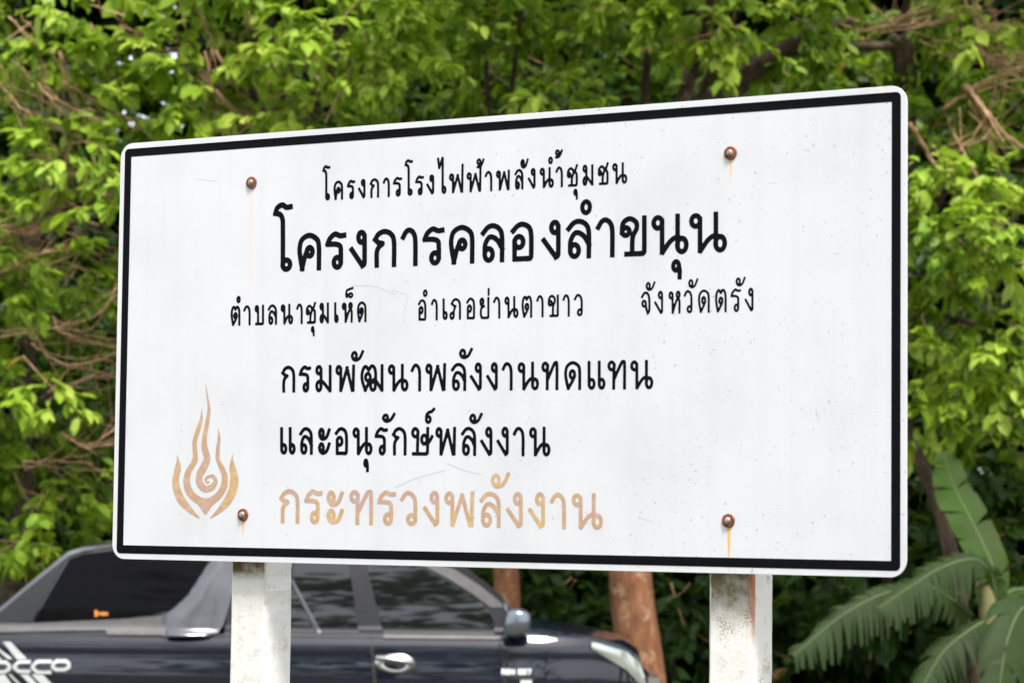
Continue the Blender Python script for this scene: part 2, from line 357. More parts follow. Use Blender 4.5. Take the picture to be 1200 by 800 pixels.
# ---- Thai letters: centre lines in a unit box (x 0..1, y 0 baseline .. 1 x-height); 'L' = head loop
def L(cx, cy, rx, ry): return ('L', cx, cy, rx, ry)
HOOK = [(0,.8),(.25,.96),(.55,1),(.86,.9),(1,.67),(1,0)]
G = {
'ค': [[(.13,0),(.03,.35),(0,.62),(.12,.88),(.5,1),(.88,.88),(1,.65),(1,0)], [(.13,0),(.27,.35),(.38,.52)], L(.52,.5,.15,.13)],
'ด': [[(.18,.01),(.05,.33),(0,.6),(.12,.87),(.5,1),(.9,.88),(1,.65),(1,0)], [(.2,.01),(.46,.26),(.62,.45)], L(.48,.54,.16,.15)],
'ต': [[(.18,.01),(.05,.33),(0,.6),(.08,.88),(.28,1),(.5,.87)], [(.5,.87),(.68,1),(.9,.93),(1,.68),(1,0)], [(.2,.01),(.48,.24),(.64,.42)], L(.5,.5,.16,.14)],
'ร': [[(1,.95),(.75,.94),(.45,1),(.14,.88),(0,.72)], [(0,.7),(.5,.69),(.76,.62),(.8,.45),(.8,.15)], L(.58,.14,.21,.15)],
'ง': [L(.76,.86,.24,.15), [(1,.86),(1,.2),(.97,.05),(.82,.01)], [(.82,.01),(0,.5)]],
'ก': [[(.08,0),(.08,.36),(.17,.52),(.36,.63)], [(.36,.64),(.16,.68),(0,.77)], [(0,.77),(.18,.93),(.52,1),(.86,.9),(1,.67),(1,0)]],
'ภ': [L(.17,.15,.17,.15), [(.35,.15),(.36,.4),(.52,.63)], [(.52,.64),(.33,.68),(.15,.78)], [(.15,.78),(.32,.94),(.6,1),(.9,.89),(1,.67),(1,0)]],
'า': [HOOK],
'ล': [HOOK, [(.08,.2),(.1,.45),(.3,.66),(.55,.66),(.8,.54),(1,.33)], L(.29,.17,.21,.17)],
'ม': [L(.17,.86,.16,.15), [(.33,.86),(.33,.45),(.32,.18)], L(.17,.19,.16,.19), [(.28,.42),(.5,.34),(.96,.01)], [(1,1),(1,0)]],
'พ': [L(.12,.85,.12,.15), [(.24,.88),(.23,.01)], [(.25,.01),(.61,.93)], [(.61,.93),(.91,.01)], [(1,1),(.97,.01)]],
'ฟ': [L(.12,.85,.12,.15), [(.24,.88),(.23,.01)], [(.25,.01),(.61,.93)], [(.61,.93),(.91,.01)], [(1,1.5),(.97,.01)]],
'ฟสั': [L(.12,.85,.12,.15), [(.24,.88),(.23,.01)], [(.25,.01),(.61,.93)], [(.61,.93),(.91,.01)], [(1,1.28),(.97,.01)]],
'ฒ': [[(.17,.01),(.04,.33),(0,.62),(.08,.9),(.2,.98),(.34,.84)], [(.34,.84),(.48,1),(.62,.93),(.68,.7),(.67,.2)], [(.17,.01),(.42,.44)], L(.3,.54,.12,.15), L(.55,.18,.12,.18), [(.5,.36),(.66,.42),(.98,.01)], [(1,1),(1,.01)]],
'น': [L(.12,.84,.13,.15), [(.25,.88),(.25,.01)], [(.27,.01),(.48,.28),(.66,.4),(.85,.37)], L(.86,.19,.14,.19), [(.73,1),(.73,.18)]],
'ท': [L(.17,.85,.17,.15), [(.35,.88),(.32,.6),(.31,0)], [(.34,.35),(.78,.93),(.9,1),(1,.92),(1,0)]],
'เ': [[(0,1),(0,.18)], L(.5,.17,.5,.17)],
'แ': [[(0,1),(0,.18)], L(.17,.17,.17,.17), [(.68,1),(.68,.18)], L(.84,.17,.16,.17)],
'อ': [[(0,.82),(.25,.96),(.55,1),(.88,.9),(1,.67),(1,.12),(.96,.02),(.85,0)], [(.88,0),(.1,0)], [(.08,.02),(.08,.5)], L(.32,.49,.24,.16)],
'บ': [L(.17,.86,.16,.14), [(.33,.86),(.33,.03)], [(.08,0),(.9,0)], [(.85,0),(.98,.03),(1,.15),(1,1)]],
'ข': [L(.17,.64,.16,.11), [(0,.62),(.05,.88),(.33,1),(.62,.9),(.66,.72),(.5,.52),(.46,.3),(.46,.03)], [(.2,0),(.9,0)], [(.85,0),(.98,.03),(1,.15),(1,1)]],
'ช': [L(.13,.57,.13,.11), [(0,.58),(.05,.8),(.33,.92),(.58,.82),(.64,.68),(.5,.48),(.44,.25),(.44,.03)], [(.14,0),(.85,0)], [(.85,0),(.98,.03),(1,.15),(1,.52),(.93,.66),(.72,.72)], [(.74,.74),(.86,.84),(1.02,1.06)]],
'ห': [L(.15,.83,.15,.14), [(.3,.85),(.32,.0)], [(.34,.02),(.6,.45),(.82,.68)], L(.86,.85,.14,.14), [(.82,.69),(.95,.6),(1,.42),(.98,0)]],
'จ': [[(0,.8),(.25,.96),(.55,1),(.86,.9),(1,.67),(1,.15),(.8,.01)], L(.28,.47,.24,.14), [(.5,.47),(.6,.2),(.78,.01)]],
'ว': [[(0,.8),(.25,.96),(.5,1),(.85,.9),(1,.67),(1,.15)], L(.72,.14,.28,.14)],
'ย': [L(.19,.84,.18,.14), [(0,.84),(.08,.66),(.42,.6)], [(.42,.58),(.12,.5),(.04,.3),(.1,.06),(.3,0),(.9,0)], [(.85,0),(.98,.03),(1,.15),(1,1)]],
'ษ': [L(.13,.84,.14,.16), [(.27,.86),(.24,.04)], [(.03,0),(.68,0)], [(.62,0),(.74,.03),(.77,.14),(.78,1)], L(.6,.57,.14,.17), [(.6,.4),(.78,.42),(.92,.56),(1,.68)]],
'ไ': [[(0,1.94),(.16,1.44)], [(.16,1.44),(.6,1.96)], [(.64,1.97),(.63,.18)], L(.82,.16,.2,.16)],
'โ': [[(1,1.91),(.72,1.9),(.45,1.98),(.12,1.9),(0,1.75)], [(0,1.73),(.3,1.69),(.46,1.55),(.49,1.3),(.49,.14)], L(.72,.14,.25,.14)],
'ะ': [L(.19,.81,.2,.17), [(0,.8),(.12,.63),(.4,.58),(.75,.68),(1,.95)], L(.19,.21,.2,.17), [(0,.2),(.12,.05),(.4,0),(.75,.1),(1,.37)]],
# marks fill a box of their own
'ั': [L(.2,.56,.2,.42), [(0,.5),(.12,.12),(.4,0),(.72,.25),(1,1)]],
'ํ': [L(.5,.5,.5,.5)],
'ุ': [L(.42,.72,.42,.28), [(.86,.72),(.97,.4),(.95,0)]],
'์': [L(.27,.23,.27,.23), [(.02,.3),(.06,.6),(.35,.79),(.7,.83),(1,1)]],
'็': [L(.72,.22,.27,.21), [(.5,.12),(.3,.32),(.1,.06),(0,.35),(.1,.75),(.45,.88),(1,1)]],
'้': [L(.28,.7,.24,.28), [(.5,.62),(.32,.3),(.08,.08)], [(.08,.06),(.4,.06),(.72,.32),(1,.92)]],
'่': [[(.5,1),(.5,0)]],
}
def line_strokes(items, marks, org, s, wpx, basef, topf):
    kw = 1.07 if wpx > 5 else 1
    """items (glyph,x0,x1) and marks (glyph,x0,y0,x1,y1) measured on enlargements (origin, scale)"""
    out = []
    def conv(sub, fn, r):
        st = []
        for e in sub:
            if e[0] == 'L': P = ell(*e[1:]); flat = False
            else: P = catmull(e, 6); flat = True
            Q = np.array([pl(*fn(x, y)) for x, y in P]); st.append((Q, r, flat))
        out.append(st)
    for g, x0, x1 in items:
        a, b = org[0]+x0/s, org[0]+x1/s; xm = (a+b)/2
        r = wpx/2/hscale(xm, basef(xm))*.92*kw
        def fn(x, y):
            px = a+wpx/2+x*(b-a-wpx); B, T = basef(px), topf(px); wv = wpx*1.12
            return px, B-wv/2-y*(B-T-wv)
        conv(G[g], fn, r)
    for g, x0, y0, x1, y1 in marks:
        a, b, c, d = org[0]+x0/s, org[0]+x1/s, org[1]+y0/s, org[1]+y1/s; xm = (a+b)/2; w2 = min(wpx, (b-a)*.62)
        r = wpx/2/hscale(xm, c)*.85*kw
        def fn(x, y):
            return a+w2/2+x*(b-a-w2), d-w2/2-y*(d-c-w2)-.05*(x-.5)*(b-a)
        conv(G[g], fn, r)
    return out
def lin(x0, y0, x1, y1): return lambda x: y0+(y1-y0)*(x-x0)/(x1-x0)
def build_line(groups, mat, label, cell=.0018):
    o = empty('lettering'); o.parent = sign; o['label'] = label
    for sts in groups:
        for st in sts:
            v, f = raster(st, cell); mesh('letter', [(x, FY, z) for x, z in v], f, mat, o)
    return o
b1, t1 = lin(386,235.2,730,216.0), lin(397,211.8,726,190.8)
Z1, Z2 = ((300,170), 4), ((580,170), 4)
build_line([
 line_strokes([('โ',315,353),('ค',367,413),('ร',430,470),('ง',482,518),('ก',537,582),('า',598,632),('ร',646,690),('โ',700,740),('ร',750,792),('ง',802,840),('ไ',852,897),('ฟ',908,978),('ฟสั',990,1062),('า',1075,1112)],
  [('้',1035,62,1076,112)], *Z1, 2.9, b1, t1),
 line_strokes([('พ',8,75),('ล',95,138),('ง',157,195),('น',213,281),('า',287,323),('ช',340,393),('ม',413,466),('ช',485,537),('น',553,625)],
  [('ั',122,65,163,112),('ํ',252,55,277,92),('้',283,20,323,66),('ุ',370,205,394,258)], *Z2, 2.9, b1, t1)], M['black'], 'first line of small black Thai lettering')
b2, t2 = lin(362,317.5,824,297.3), lin(363,273,815,249.5)
build_line([
 line_strokes([('โ',85,177),('ค',198,310),('ร',330,428),('ง',442,524),('ก',552,662),('า',683,762),('ร',785,888),('ค',908,1028),('ล',1058,1168)], [], *Z1, 5.5, b2, t2),
 line_strokes([('อ',78,185),('ง',222,312),('ล',338,455),('า',477,565),('ข',588,715),('น',738,912),('น',915,1092)], [('ํ',402,255,460,330),('ุ',828,535,882,632)], *Z2, 5.6, b2, t2)], M['black'], 'largest line of bold black Thai lettering')
b3, t3 = lin(277,381.9,880,365.5), lin(277,358.2,881,337.3)
Z3, Z4 = ((260,320), 3.75), ((580,320), 3.75)
build_line([
 line_strokes([('ต',42,86),('า',98,131),('บ',147,190),('ล',205,247),('น',262,318),('า',330,360),('ช',372,418),('ม',432,475),('เ',497,518),('ห',530,580),('ด',597,640),('อ',865,903),('า',922,953),('เ',973,997),('ภ',1003,1055),('อ',1077,1117),('ย',1135,1180)],
  [('ํ',67,100,88,133),('ุ',394,232,413,278),('็',545,62,583,112),('ํ',886,72,909,106),('่',1171,68,1181,98)], *Z3, 2.8, b3, t3),
 line_strokes([('า',-5,28),('น',45,108),('ต',120,168),('า',185,218),('ข',235,285),('า',300,333),('ว',350,390),('จ',645,687),('ง',703,743),('ห',765,820),('ว',832,872),('ด',895,948),('ต',970,1022),('ร',1038,1085),('ง',1100,1140)],
  [('ั',665,38,710,79),('ั',852,25,898,68),('ั',1060,18,1106,60)], *Z4, 2.8, b3, t3)], M['black'], 'third line of small black Thai lettering in three words')
b4, t4 = lin(340,460,762,456.4), lin(340,428.3,760,421.5)
build_line([
 line_strokes([('ก',265,327),('ร',342,397),('ม',413,487),('พ',502,590),('ฒ',612,715),('น',733,825),('า',833,880),('พ',897,990),('ล',1010,1078),('ง',1093,1147),('ง',1165,1217)],
  [('ั',570,340,630,389),('ั',1045,330,1108,378)], *Z3, 3.8, b4, t4),
 line_strokes([('า',33,82),('น',103,198),('ท',207,283),('ด',307,383),('แ',410,490),('ท',497,580),('น',598,700)], [], *Z4, 3.8, b4, t4)], M['black'], 'fourth line of black Thai lettering')
b5, t5 = lin(335,532.6,628,534.8), lin(333,500.2,628,499.8)
Z5, Z6 = ((310,470), 4.444), ((540,470), 4.444)
build_line([
 line_strokes([('แ',85,168),('ล',185,257),('ะ',283,350),('อ',370,440),('น',462,568),('ร',578,648),('ก',668,745),('ษ',768,885),('พ',893,1003)],
  [('ุ',517,297,550,370),('ั',615,62,688,112),('์',838,35,895,118)], *Z5, 3.9, b5, t5),
 line_strokes([('ล',5,85),('ง',105,170),('ง',190,255),('า',275,337),('น',360,472)], [('ั',47,62,120,119)], *Z6, 3.9, b5, t5)], M['black'], 'fifth line of black Thai lettering')
# faded copper-coloured print
m_, t_, p_ = new_mat('faded_copper_print'); co = objco(t_)
c1 = ramp(t_, noise(t_, 7.5, 5, co, .6).outputs[0], [(.36, (.45, .285, .225)), (.5, (.47, .29, .155)), (.64, (.55, .36, .16))])
n9 = noise(t_, 60, 3, co); t_.links.new(mixc(t_, mth(t_, 'MULTIPLY', mth(t_, 'SUBTRACT', n9.outputs[0], .45, clamp=True), 1.2), c1.outputs[0], (.60, .50, .42)), p_.inputs['Base Color'])
p_.inputs['Roughness'].default_value = .45; M['copper'] = m_
b6, t6 = lin(341,613,682,620.3), lin(341,572.8,695,577.4)
build_line([
 line_strokes([('ก',82,187),('ร',212,307),('ะ',328,418),('ท',445,570),('ร',592,690),('ว',710,800),('ง',830,915),('พ',940,1097)], [], *Z5, 4.8, b6, t6),
 line_strokes([('ล',102,212),('ง',240,327),('ง',355,443),('า',468,552),('น',582,745)], [('ั',160,372,262,453)], *Z6, 4.8, b6, t6)], M['copper'], 'last line of Thai lettering, faded to copper')
# flame emblem
emb = empty('emblem'); emb.parent = sign; emb['label'] = 'copper coloured flame emblem with a spiral at its heart'
ez = lambda x, y: pl(130+x/3.2, 430+y/3.2)
def flame(pts):
    P = catmull([ez(*p) for p in pts]+[ez(*pts[0])], 5)[:-1]
    tri = __import__('mathutils').geometry.tessellate_polygon([[Vector((a, b, 0)) for a, b in P]])
    mesh('flame', [(a, FY, b) for a, b in P], [t for t in tri], M['copper'], emb)
flame([(251,326),(266,375),(258,415),(262,450),(280,490),(308,530),(337,567),(298,546),(262,515),(240,472),(234,430),(241,385),(250,352)])
flame([(463,317),(448,372),(451,410),(446,452),(430,490),(404,530),(375,567),(420,541),(455,506),(475,465),(481,420),(471,375),(461,345)])
flame([(344,152),(338,190),(322,235),(309,280),(311,325),(305,355),(284,388),(275,425),(282,465),(305,496),(334,520),(358,552),(382,520),(415,491),(437,455),(442,415),(430,378),(412,345),(412,300),(414,268),(406,230),(404,262),(398,300),(396,342),(406,372),(419,410),(414,445),(394,475),(358,492),(322,475),(303,445),(300,412),(310,384),(328,352),(327,312),(326,280),(337,240),(347,200)])
cl = [((359,64),.8),((365,110),2.5),((371,160),5.5),((364,210),7.5),((355,260),8.5),((354,300),11),((364,342),12),((352,374),13),((336,404),12.5),((336,434),12),((356,456),10.5),((382,450),9.5),((395,430),8),((388,411),6),((372,409),4.5),((359,420),4),((364,432),3.5),((372,430),2.5)]
P = catmull([ez(*c[0]) for c in cl], 6); R = catmull([(c[1], 0) for c in cl], 6)[:, 0]/3.2/hscale(240, 540)
v, f = raster([(P, np.maximum(R, .0006), False)], .0015)
mesh('flame', [(x, FY, z) for x, z in v], f, M['copper'], emb)
# scratches on the sheet
M['scratch'] = simple('scratch_grey', (.50, .485, .48), .6)
sc = []
for pts, wd in [([(413,335),(440,336),(465,346)], .6), ([(460,340),(478,347),(475,363),(474,378)], .5), ([(464,571),(490,560),(523,551)], .8), ([(525,543),(545,551),(565,556)], .8), ([(957,480),(961,495)], .9), ([(752,607),(767,612)], .7),
                ([(942,176),(950,177)], .8), ([(232,210),(247,212),(256,213)], .6), ([(902,214),(912,216)], .6), ([(499,205),(510,207)], .4)]:
    P = catmull([pl(*p) for p in pts], 5); sc.append((P, np.full(len(P), wd/2/400), False))
for s in sc:
    v, f = raster([s], .0006); mesh('scratch', [(x, FY+.0003, z) for x, z in v], f, M['scratch'], panel)
for px, py, r in [(750,606,.0035),(953,612.5,.004),(381,604,.0022),(457,605,.003),(557,606,.003),(649,607,.003),(954,170,.003),(954,503,.003),(214,505,.003),(213,602,.0028),(753,185,.003),(820,405,.0025),(1000,206,.002),(737,535,.002),(736,478,.002)]:
    c = pl(px, py); nn = 9
    mesh('chip', [(c[0]+r*random.uniform(.7,1.2)*math.cos(k*2*math.pi/nn), FY+.0002, c[1]+r*random.uniform(.7,1.2)*math.sin(k*2*math.pi/nn)) for k in range(nn)], [tuple(range(nn))[::-1]], M['rustc'] if 'rustc' in M else M['scratch'], panel)
# bolts
m_, t_, p_ = new_mat('rusty_washer'); nz = noise(t_, 90, 5, objco(t_))
t_.links.new(ramp(t_, nz.outputs[0], [(.35, (.07, .018, .008)), (.65, (.28, .085, .03))]).outputs[0], p_.inputs['Base Color']); p_.inputs['Roughness'].default_value = .8
M['rust'] = m_
M['dull'] = simple('weathered_bolt_steel', (.34, .31, .28), .5, .6, 0, .5, 110)
for px, py, a, b in bolts:
    c = pl(px, py); MBr = MB(); nn = 20
    def ringp(r, y): return [(c[0]+r*math.cos(k*2*math.pi/nn), y, c[1]+r*math.sin(k*2*math.pi/nn)) for k in range(nn)]
    y0 = -TH-.0002
    rings = [ringp(.0172, y0), ringp(.0172, y0-.003), ringp(.0155, y0-.0045), ringp(.0105, y0-.0045)]
    MBr.add([q for r in rings for q in r], [(i*nn+k, i*nn+(k+1) % nn, (i+1)*nn+(k+1) % nn, (i+1)*nn+k) for i in range(3) for k in range(nn)]+[tuple(3*nn+k for k in range(nn))])
    bolt = MBr.build('bolt', M['rust'], sign)
    hd = MB(); rr = [ringp(.0092, y0-.004), ringp(.0092, y0-.006), ringp(.0078, y0-.0085), ringp(.005, y0-.0105), ringp(.002, y0-.011)]
    hd.add([q for r in rr for q in r], [(i*nn+k, i*nn+(k+1) % nn, (i+1)*nn+(k+1) % nn, (i+1)*nn+k) for i in range(4) for k in range(nn)]+[tuple(4*nn+k for k in range(nn))])
    hd.build('bolt_head', M['dull'], bolt, True)
# posts and the steel channels between panel and posts
def post_mat(name, seed, rusty, zt):
    m, t, p = new_mat(name); co = objco(t); s = t.nodes.new('ShaderNodeSeparateXYZ'); t.links.new(co, s.inputs[0])
    n = noise(t, 26, 8, co, .75); big = noise(t, 3, 4, co)
    c = ramp(t, n.outputs[0], [(.3, (.52, .485, .455)), (.47, (.74, .715, .68))]).outputs[0]
    c = mixc(t, mth(t, 'MULTIPLY', mth(t, 'SUBTRACT', big.outputs[0], .5, clamp=True), .5), c, (.52, .44, .40))
    v = nd(t, 'ShaderNodeTexVoronoi'); v.inputs['Scale'].default_value = 170; v.inputs['Randomness'].default_value = 1; t.links.new(co, v.inputs['Vector'])
    sel = mth(t, 'SUBTRACT', noise(t, 9, 2, co).outputs[0], .50 if rusty else .56, clamp=True)
    c = mixc(t, mth(t, 'MULTIPLY', mth(t, 'LESS_THAN', v.outputs['Distance'], mth(t, 'MULTIPLY', sel, 3.4 if rusty else 2.0)), .6), c, (.20, .17, .15))
    # moss and damp under the sheet edge, on the front face
    top = mth(t, 'DIVIDE', mth(t, 'SUBTRACT', s.outputs[2], zt-(.17 if rusty else .06)), .13 if rusty else .035, clamp=True)
    front = mth(t, 'LESS_THAN', s.outputs[1], .04)
    fm = mth(t, 'MULTIPLY', mth(t, 'MULTIPLY', top, front), mth(t, 'MULTIPLY', noise(t, 22, 6, co, .7).outputs[0], 1.9), clamp=True)
    fm = mth(t, 'POWER', fm, 1.6)
    c = mixc(t, fm, c, (.15, .10, .035) if not rusty else (.20, .16, .09))
    if rusty:
        ex = mth(t, 'SUBTRACT', 1, mth(t, 'DIVIDE', mth(t, 'ABSOLUTE', mth(t, 'SUBTRACT', s.outputs[0], .058)), .012), clamp=True)
        low = mth(t, 'DIVIDE', mth(t, 'SUBTRACT', s.outputs[2], zt-.2), .2, clamp=True)
        k = mth(t, 'MULTIPLY', mth(t, 'MULTIPLY', mth(t, 'MULTIPLY', ex, low), mth(t, 'LESS_THAN', s.outputs[1], .062)), mth(t, 'MULTIPLY', n.outputs[0], 3.2), clamp=True)
        c = mixc(t, k, c, (.42, .15, .07))
    t.links.new(c, p.inputs['Base Color']); p.inputs['Roughness'].default_value = .9
    bump(t, p, n.outputs[0], .6, .004); return m
PW = .116
for i, (pxm, rusty, k) in enumerate(((282.5, False, 0), (848.5, True, 1))):
    c = pl(pxm, 605); cx = c[0]
    mt = post_mat('whitewashed_concrete', i, rusty, ZB_)
    # box with chamfered, slightly chipped arrises, in its own space
    nz_ = 90; V = []; F = []; zz = np.linspace(-.4, ZT_-.15, nz_); bev = .006
    prof = [(-PW/2+bev, 0), (PW/2-bev, 0), (PW/2, bev), (PW/2, .136-bev), (PW/2-bev, .136), (-PW/2+bev, .136), (-PW/2, .136-bev), (-PW/2, bev)]
    for z in zz:
        for x, y in prof: dd = random.choice((0,)*40+(.003, .005))*(1 if x > 0 else -1); V.append((x-dd+random.uniform(-.0006, .0006), .038+y+random.uniform(-.0006, .0006), z))
    for a in range(nz_-1):
        for b in range(8): F.append((a*8+b, a*8+(b+1) % 8, (a+1)*8+(b+1) % 8, (a+1)*8+b))
    F.append(tuple((nz_-1)*8+b for b in range(8)))
    po = mesh('post', V, F, mt, sign, False, (cx, 0, 0))
    po['label'] = 'right post with rust and moss under the panel' if rusty else 'left post with brown damp stain at its top'
for zc in (pl(296, 214)[1], pl(286, 603)[1]):
    c = MB(); c.box(-1.1, 1.1, .0005, .004, zc-.02, zc+.02); c.box(-1.1, 1.1, .004, .0365, zc+.017, zc+.02); c.box(-1.1, 1.1, .004, .0365, zc-.02, zc-.017)
    c.build('channel', M['steel'], sign)

# ================================================================ pickup truck (front towards photo right)
CY = 20.0                                        # its near side stands on y = CY
car = empty('pickup_truck', (-1.5, CY+.93, 0)); CX0, CYc = -1.5, CY+.93
tag(car, 'dark pickup truck with tinted canopy parked behind the sign', 'pickup truck')
def cp(px, py):                                  # photo measurement -> (x, z) in the truck's own space
    q = at(px, py, CY); return (q[0]-CX0, q[2])
HWK = [(.30, .84), (.42, .895), (.62, .925), (.80, .932), (.88, .932), (.93, .929), (.965, .914), (1.0, .913), (1.06, .915), (1.095, .913), (1.12, .888), (1.13, .884), (1.155, .88), (1.18, .845)]
HZ = [a for a, _ in HWK]+[1.2+.03*i for i in range(21)]+[1.84, 1.88]; HWW = [b for _, b in HWK]+[.83-.10*(i/20)-.045*(i/20)**2 for i in range(21)]+[.62, .5]
def hw(z):                                       # half width of body and glasshouse at height z
    zs = HZ; ws = HWW
    return float(np.interp(z, zs, ws))
def plan(x):                                     # plan taper at nose and tail, x in truck space
    xn = 2.52
    t = max(0, (x-(xn-1.25))/1.25); k = 1-.34*t**3.0
    t2 = max(0, (-2.35-x)/.5); return k*(1-.06*min(1, t2)**2)
def side_pt(x, z, off=0): return (x, -(hw(z)*plan(x)+off), z)
def patch(name, poly, mat, parent=car, off=.004, cell=.05, both=True, smooth=True):
    """a panel lying on the truck's near side, outline given in (x,z); both sides are built"""
    tri = []
    bm = bmesh.new(); vs = [bm.verts.new((x, 0, z)) for x, z in poly]; fa = bm.faces.new(vs)
    x0, x1 = min(p[0] for p in poly), max(p[0] for p in poly); z0, z1 = min(p[1] for p in poly), max(p[1] for p in poly)
    for z in sorted(list(np.arange(z0+cell, z1, cell))+[q for q in [a for a, _ in HWK]+[1.2] if z0 < q < z1]): bmesh.ops.bisect_plane(bm, geom=bm.verts[:]+bm.edges[:]+bm.faces[:], plane_co=(0, 0, z), plane_no=(0, 0, 1))
    for x in np.arange(x0+cell*2, x1, cell*2): bmesh.ops.bisect_plane(bm, geom=bm.verts[:]+bm.edges[:]+bm.faces[:], plane_co=(x, 0, 0), plane_no=(1, 0, 0))
    bm.verts.index_update(); V = [side_pt(v.co.x, v.co.z, off(v.co.x, v.co.z) if callable(off) else off) for v in bm.verts]; F = [[v.index for v in f.verts] for f in bm.faces]
    bm.free()
    for sgn in ((-1, 1) if both else (1,)):
        o = mesh(name, [(x, y*sgn, z) for x, y, z in V], F, mat, parent, smooth)
        b2 = bmesh.new(); b2.from_mesh(o.data)
        for f in b2.faces:
            if f.normal.y*sgn > 0: f.normal_flip()
        b2.to_mesh(o.data); b2.free()
    return o
XT = cp(-62, 760)[0]                             # tail
XN = cp(757, 790)[0]
BELT = 1.165
# lower body: lofted sections, bonnet included
hood = [cp(*p) for p in [(590, 740), (623, 738), (640, 740), (660, 743), (703, 749), (736, 759), (753, 773), (758, 793)]]
hx = [p[0] for p in hood]; hz = [p[1] for p in hood]
XE = XN+.16
def topz(x):
    if x < hx[0]: return BELT
    return float(np.interp(x, hx+[XE], hz+[.70]))
xs = np.concatenate([np.linspace(XT, hx[0], 34), np.linspace(hx[0], XN-.1, 16)[1:], np.linspace(XN-.1, XE, 12)[1:]])
rows = []
for x in xs:
    tz = topz(x); sec = []
    zl = [.30, .36, .46, .6, .72, .82, .9, .96, 1.0, 1.04, 1.08, 1.11, 1.14, 1.165]
    k = min(1, (tz-.3)/(BELT-.3))
    endk = 1.0
    if x > XN-.35: endk = math.sqrt(max(0.02, 1-((x-(XN-.35))/(XE-XN+.35))**2*.55))
    for z in zl:
        z2 = .3+(z-.3)*k; sec.append((x, -hw(z)*plan(x)*endk, z2))
    ywt = hw(1.165)*plan(x)*endk
    crown = .05 if x > hx[0] else 0
    for f_ in (.96, .85, .6, .3, 0): sec.append((x, -ywt*f_, tz+crown*(1-f_**2)+(.0 if f_ > .9 else 0)))
    rows.append(sec)
V = []; F = []; m = len(rows[0])
full = 2*m-1
for sec in rows: V += sec+[(x, -y, z) for x, y, z in sec[:-1][::-1]]
for i in range(len(rows)-1):
    for j in range(full-1): F.append((i*full+j, (i+1)*full+j, (i+1)*full+j+1, i*full+j+1))
F.append(tuple(range(full))); F.append(tuple((len(rows)-1)*full+j for j in range(full))[::-1])
body = mesh('body', V, F, M['paint'], car, True)
mb = MB(); mb.box(XT+.1, XE-.3, -.8, .8, .22, .34); mb.build('chassis', M['rubber'], car)
# cab shell and canopy shell: closed profile swept over the tapering width
def shell(name, prof, mat, inset=.0, top_round=True):
    n = len(prof); V = []; F = []
    ks = [1, .96, .8, .4, 0, -.4, -.8, -.96, -1]
    for k in ks:
        for x, z in prof:
            rise = .035*(1-abs(k)**4) if z > 1.6 else 0
            V.append((x, -(hw(z)-inset)*k, z+rise))
    for a in range(len(ks)-1):
        for i in range(n): F.append((a*n+i, a*n+(i+1) % n, (a+1)*n+(i+1) % n, (a+1)*n+i))
    o = mesh(name, V, F, mat, car, False)
    patch(name+'_side', prof, mat, o, off=-inset)
    b = bmesh.new(); b.from_mesh(o.data); bmesh.ops.recalc_face_normals(b, faces=b.faces); b.to_mesh(o.data); b.free(); return o
def subdiv(poly, d=.08):
    out = []
    for i, p in enumerate(poly):
        q = poly[(i+1) % len(poly)]; k = max(1, int(math.hypot(q[0]-p[0], q[1]-p[1])/d))
        out += [(p[0]+(q[0]-p[0])*t/k, p[1]+(q[1]-p[1])*t/k) for t in range(k)]
    return out
B_ = 1.15
xcab = cp(262, 700)[0]
cab_prof = subdiv([(xcab, B_), (cp(596, 745)[0], B_), cp(588, 706), cp(563, 686), cp(534, 668), cp(505, 657), cp(470, 649), cp(420, 646), cp(330, 645), cp(285, 650), cp(268, 665)])
shell('cab', cab_prof, M['grey_trim'])
can_prof = subdiv([(XT+.02, B_), cp(-38, 740), cp(0, 710), cp(38, 677), cp(73, 648), cp(90, 642), cp(130, 637.5), cp(200, 636), (xcab-.03, cp(262, 637)[1]), (xcab-.03, B_)])
canopy = shell('canopy', can_prof, M['paint'], .004)
# canopy windows and trims (measured on the side)
P_ = lambda *pts: [cp(*p) for p in pts]
w1 = patch('canopy_window', P_((36,729),(76,655),(92,649),(130,645),(238,645),(243,655),(216,698),(196,716),(150,724),(80,728)), M['canopy_glass'])
patch('rear_quarter_glass', P_((-25,733),(0,714),(38,681),(72,653),(34,729)), simple('smoky_rear_glass', (.012,.012,.012), .3))
patch('canopy_edge_sky_glint', P_((-38,738),(0,709),(38,676),(73,647),(90,641),(130,636.5),(150,636),(150,640.5),(130,641),(92,645.5),(76,651),(40,680),(2,713),(-33,741)), M['silver'], off=.008)  # silver strip painting the sky's reflection along the roof edge
patch('canopy_rail', P_((-60,731),(36,730),(150,725),(190,721),(193,744),(125,743.5),(122,738),(-60,742)), M['rail'], off=.012)
def pil_off(x, z):                                # the moulded pillar swells between its two edges
    xl = np.interp(z, [cp(0, q)[1] for q in (744, 720, 714, 697, 655, 648)], [cp(q, 700)[0] for q in (193, 193, 200, 218, 244, 249)])
    xr = np.interp(z, [cp(0, q)[1] for q in (742, 733, 712, 688, 648)], [cp(q, 700)[0] for q in (252, 260, 266, 272, 272)])
    u = min(1, max(0, (x-xl)/max(.02, xr-xl))); return .016+.06*math.sin(math.pi*u**.6)**.8
pil = patch('canopy_pillar', P_((192,720),(200,714),(218,697),(244,655),(250,648),(272,648),(272,688),(266,712),(260,733),(253,742),(243,744),(195,744.5)), M['silver'], off=pil_off, cell=.025)
patch('trim_joint', P_((188.5,719),(191,719.5),(193.5,730),(193,745),(190.5,745),(191,731)), M['silver'], pil, off=.026, both=False)
patch('belt_shadow_gap', P_((-60,743.5),(120,744.5),(262,745.5),(262,748.5),(120,748),(-60,748.5)), M['rubber'], off=.003)
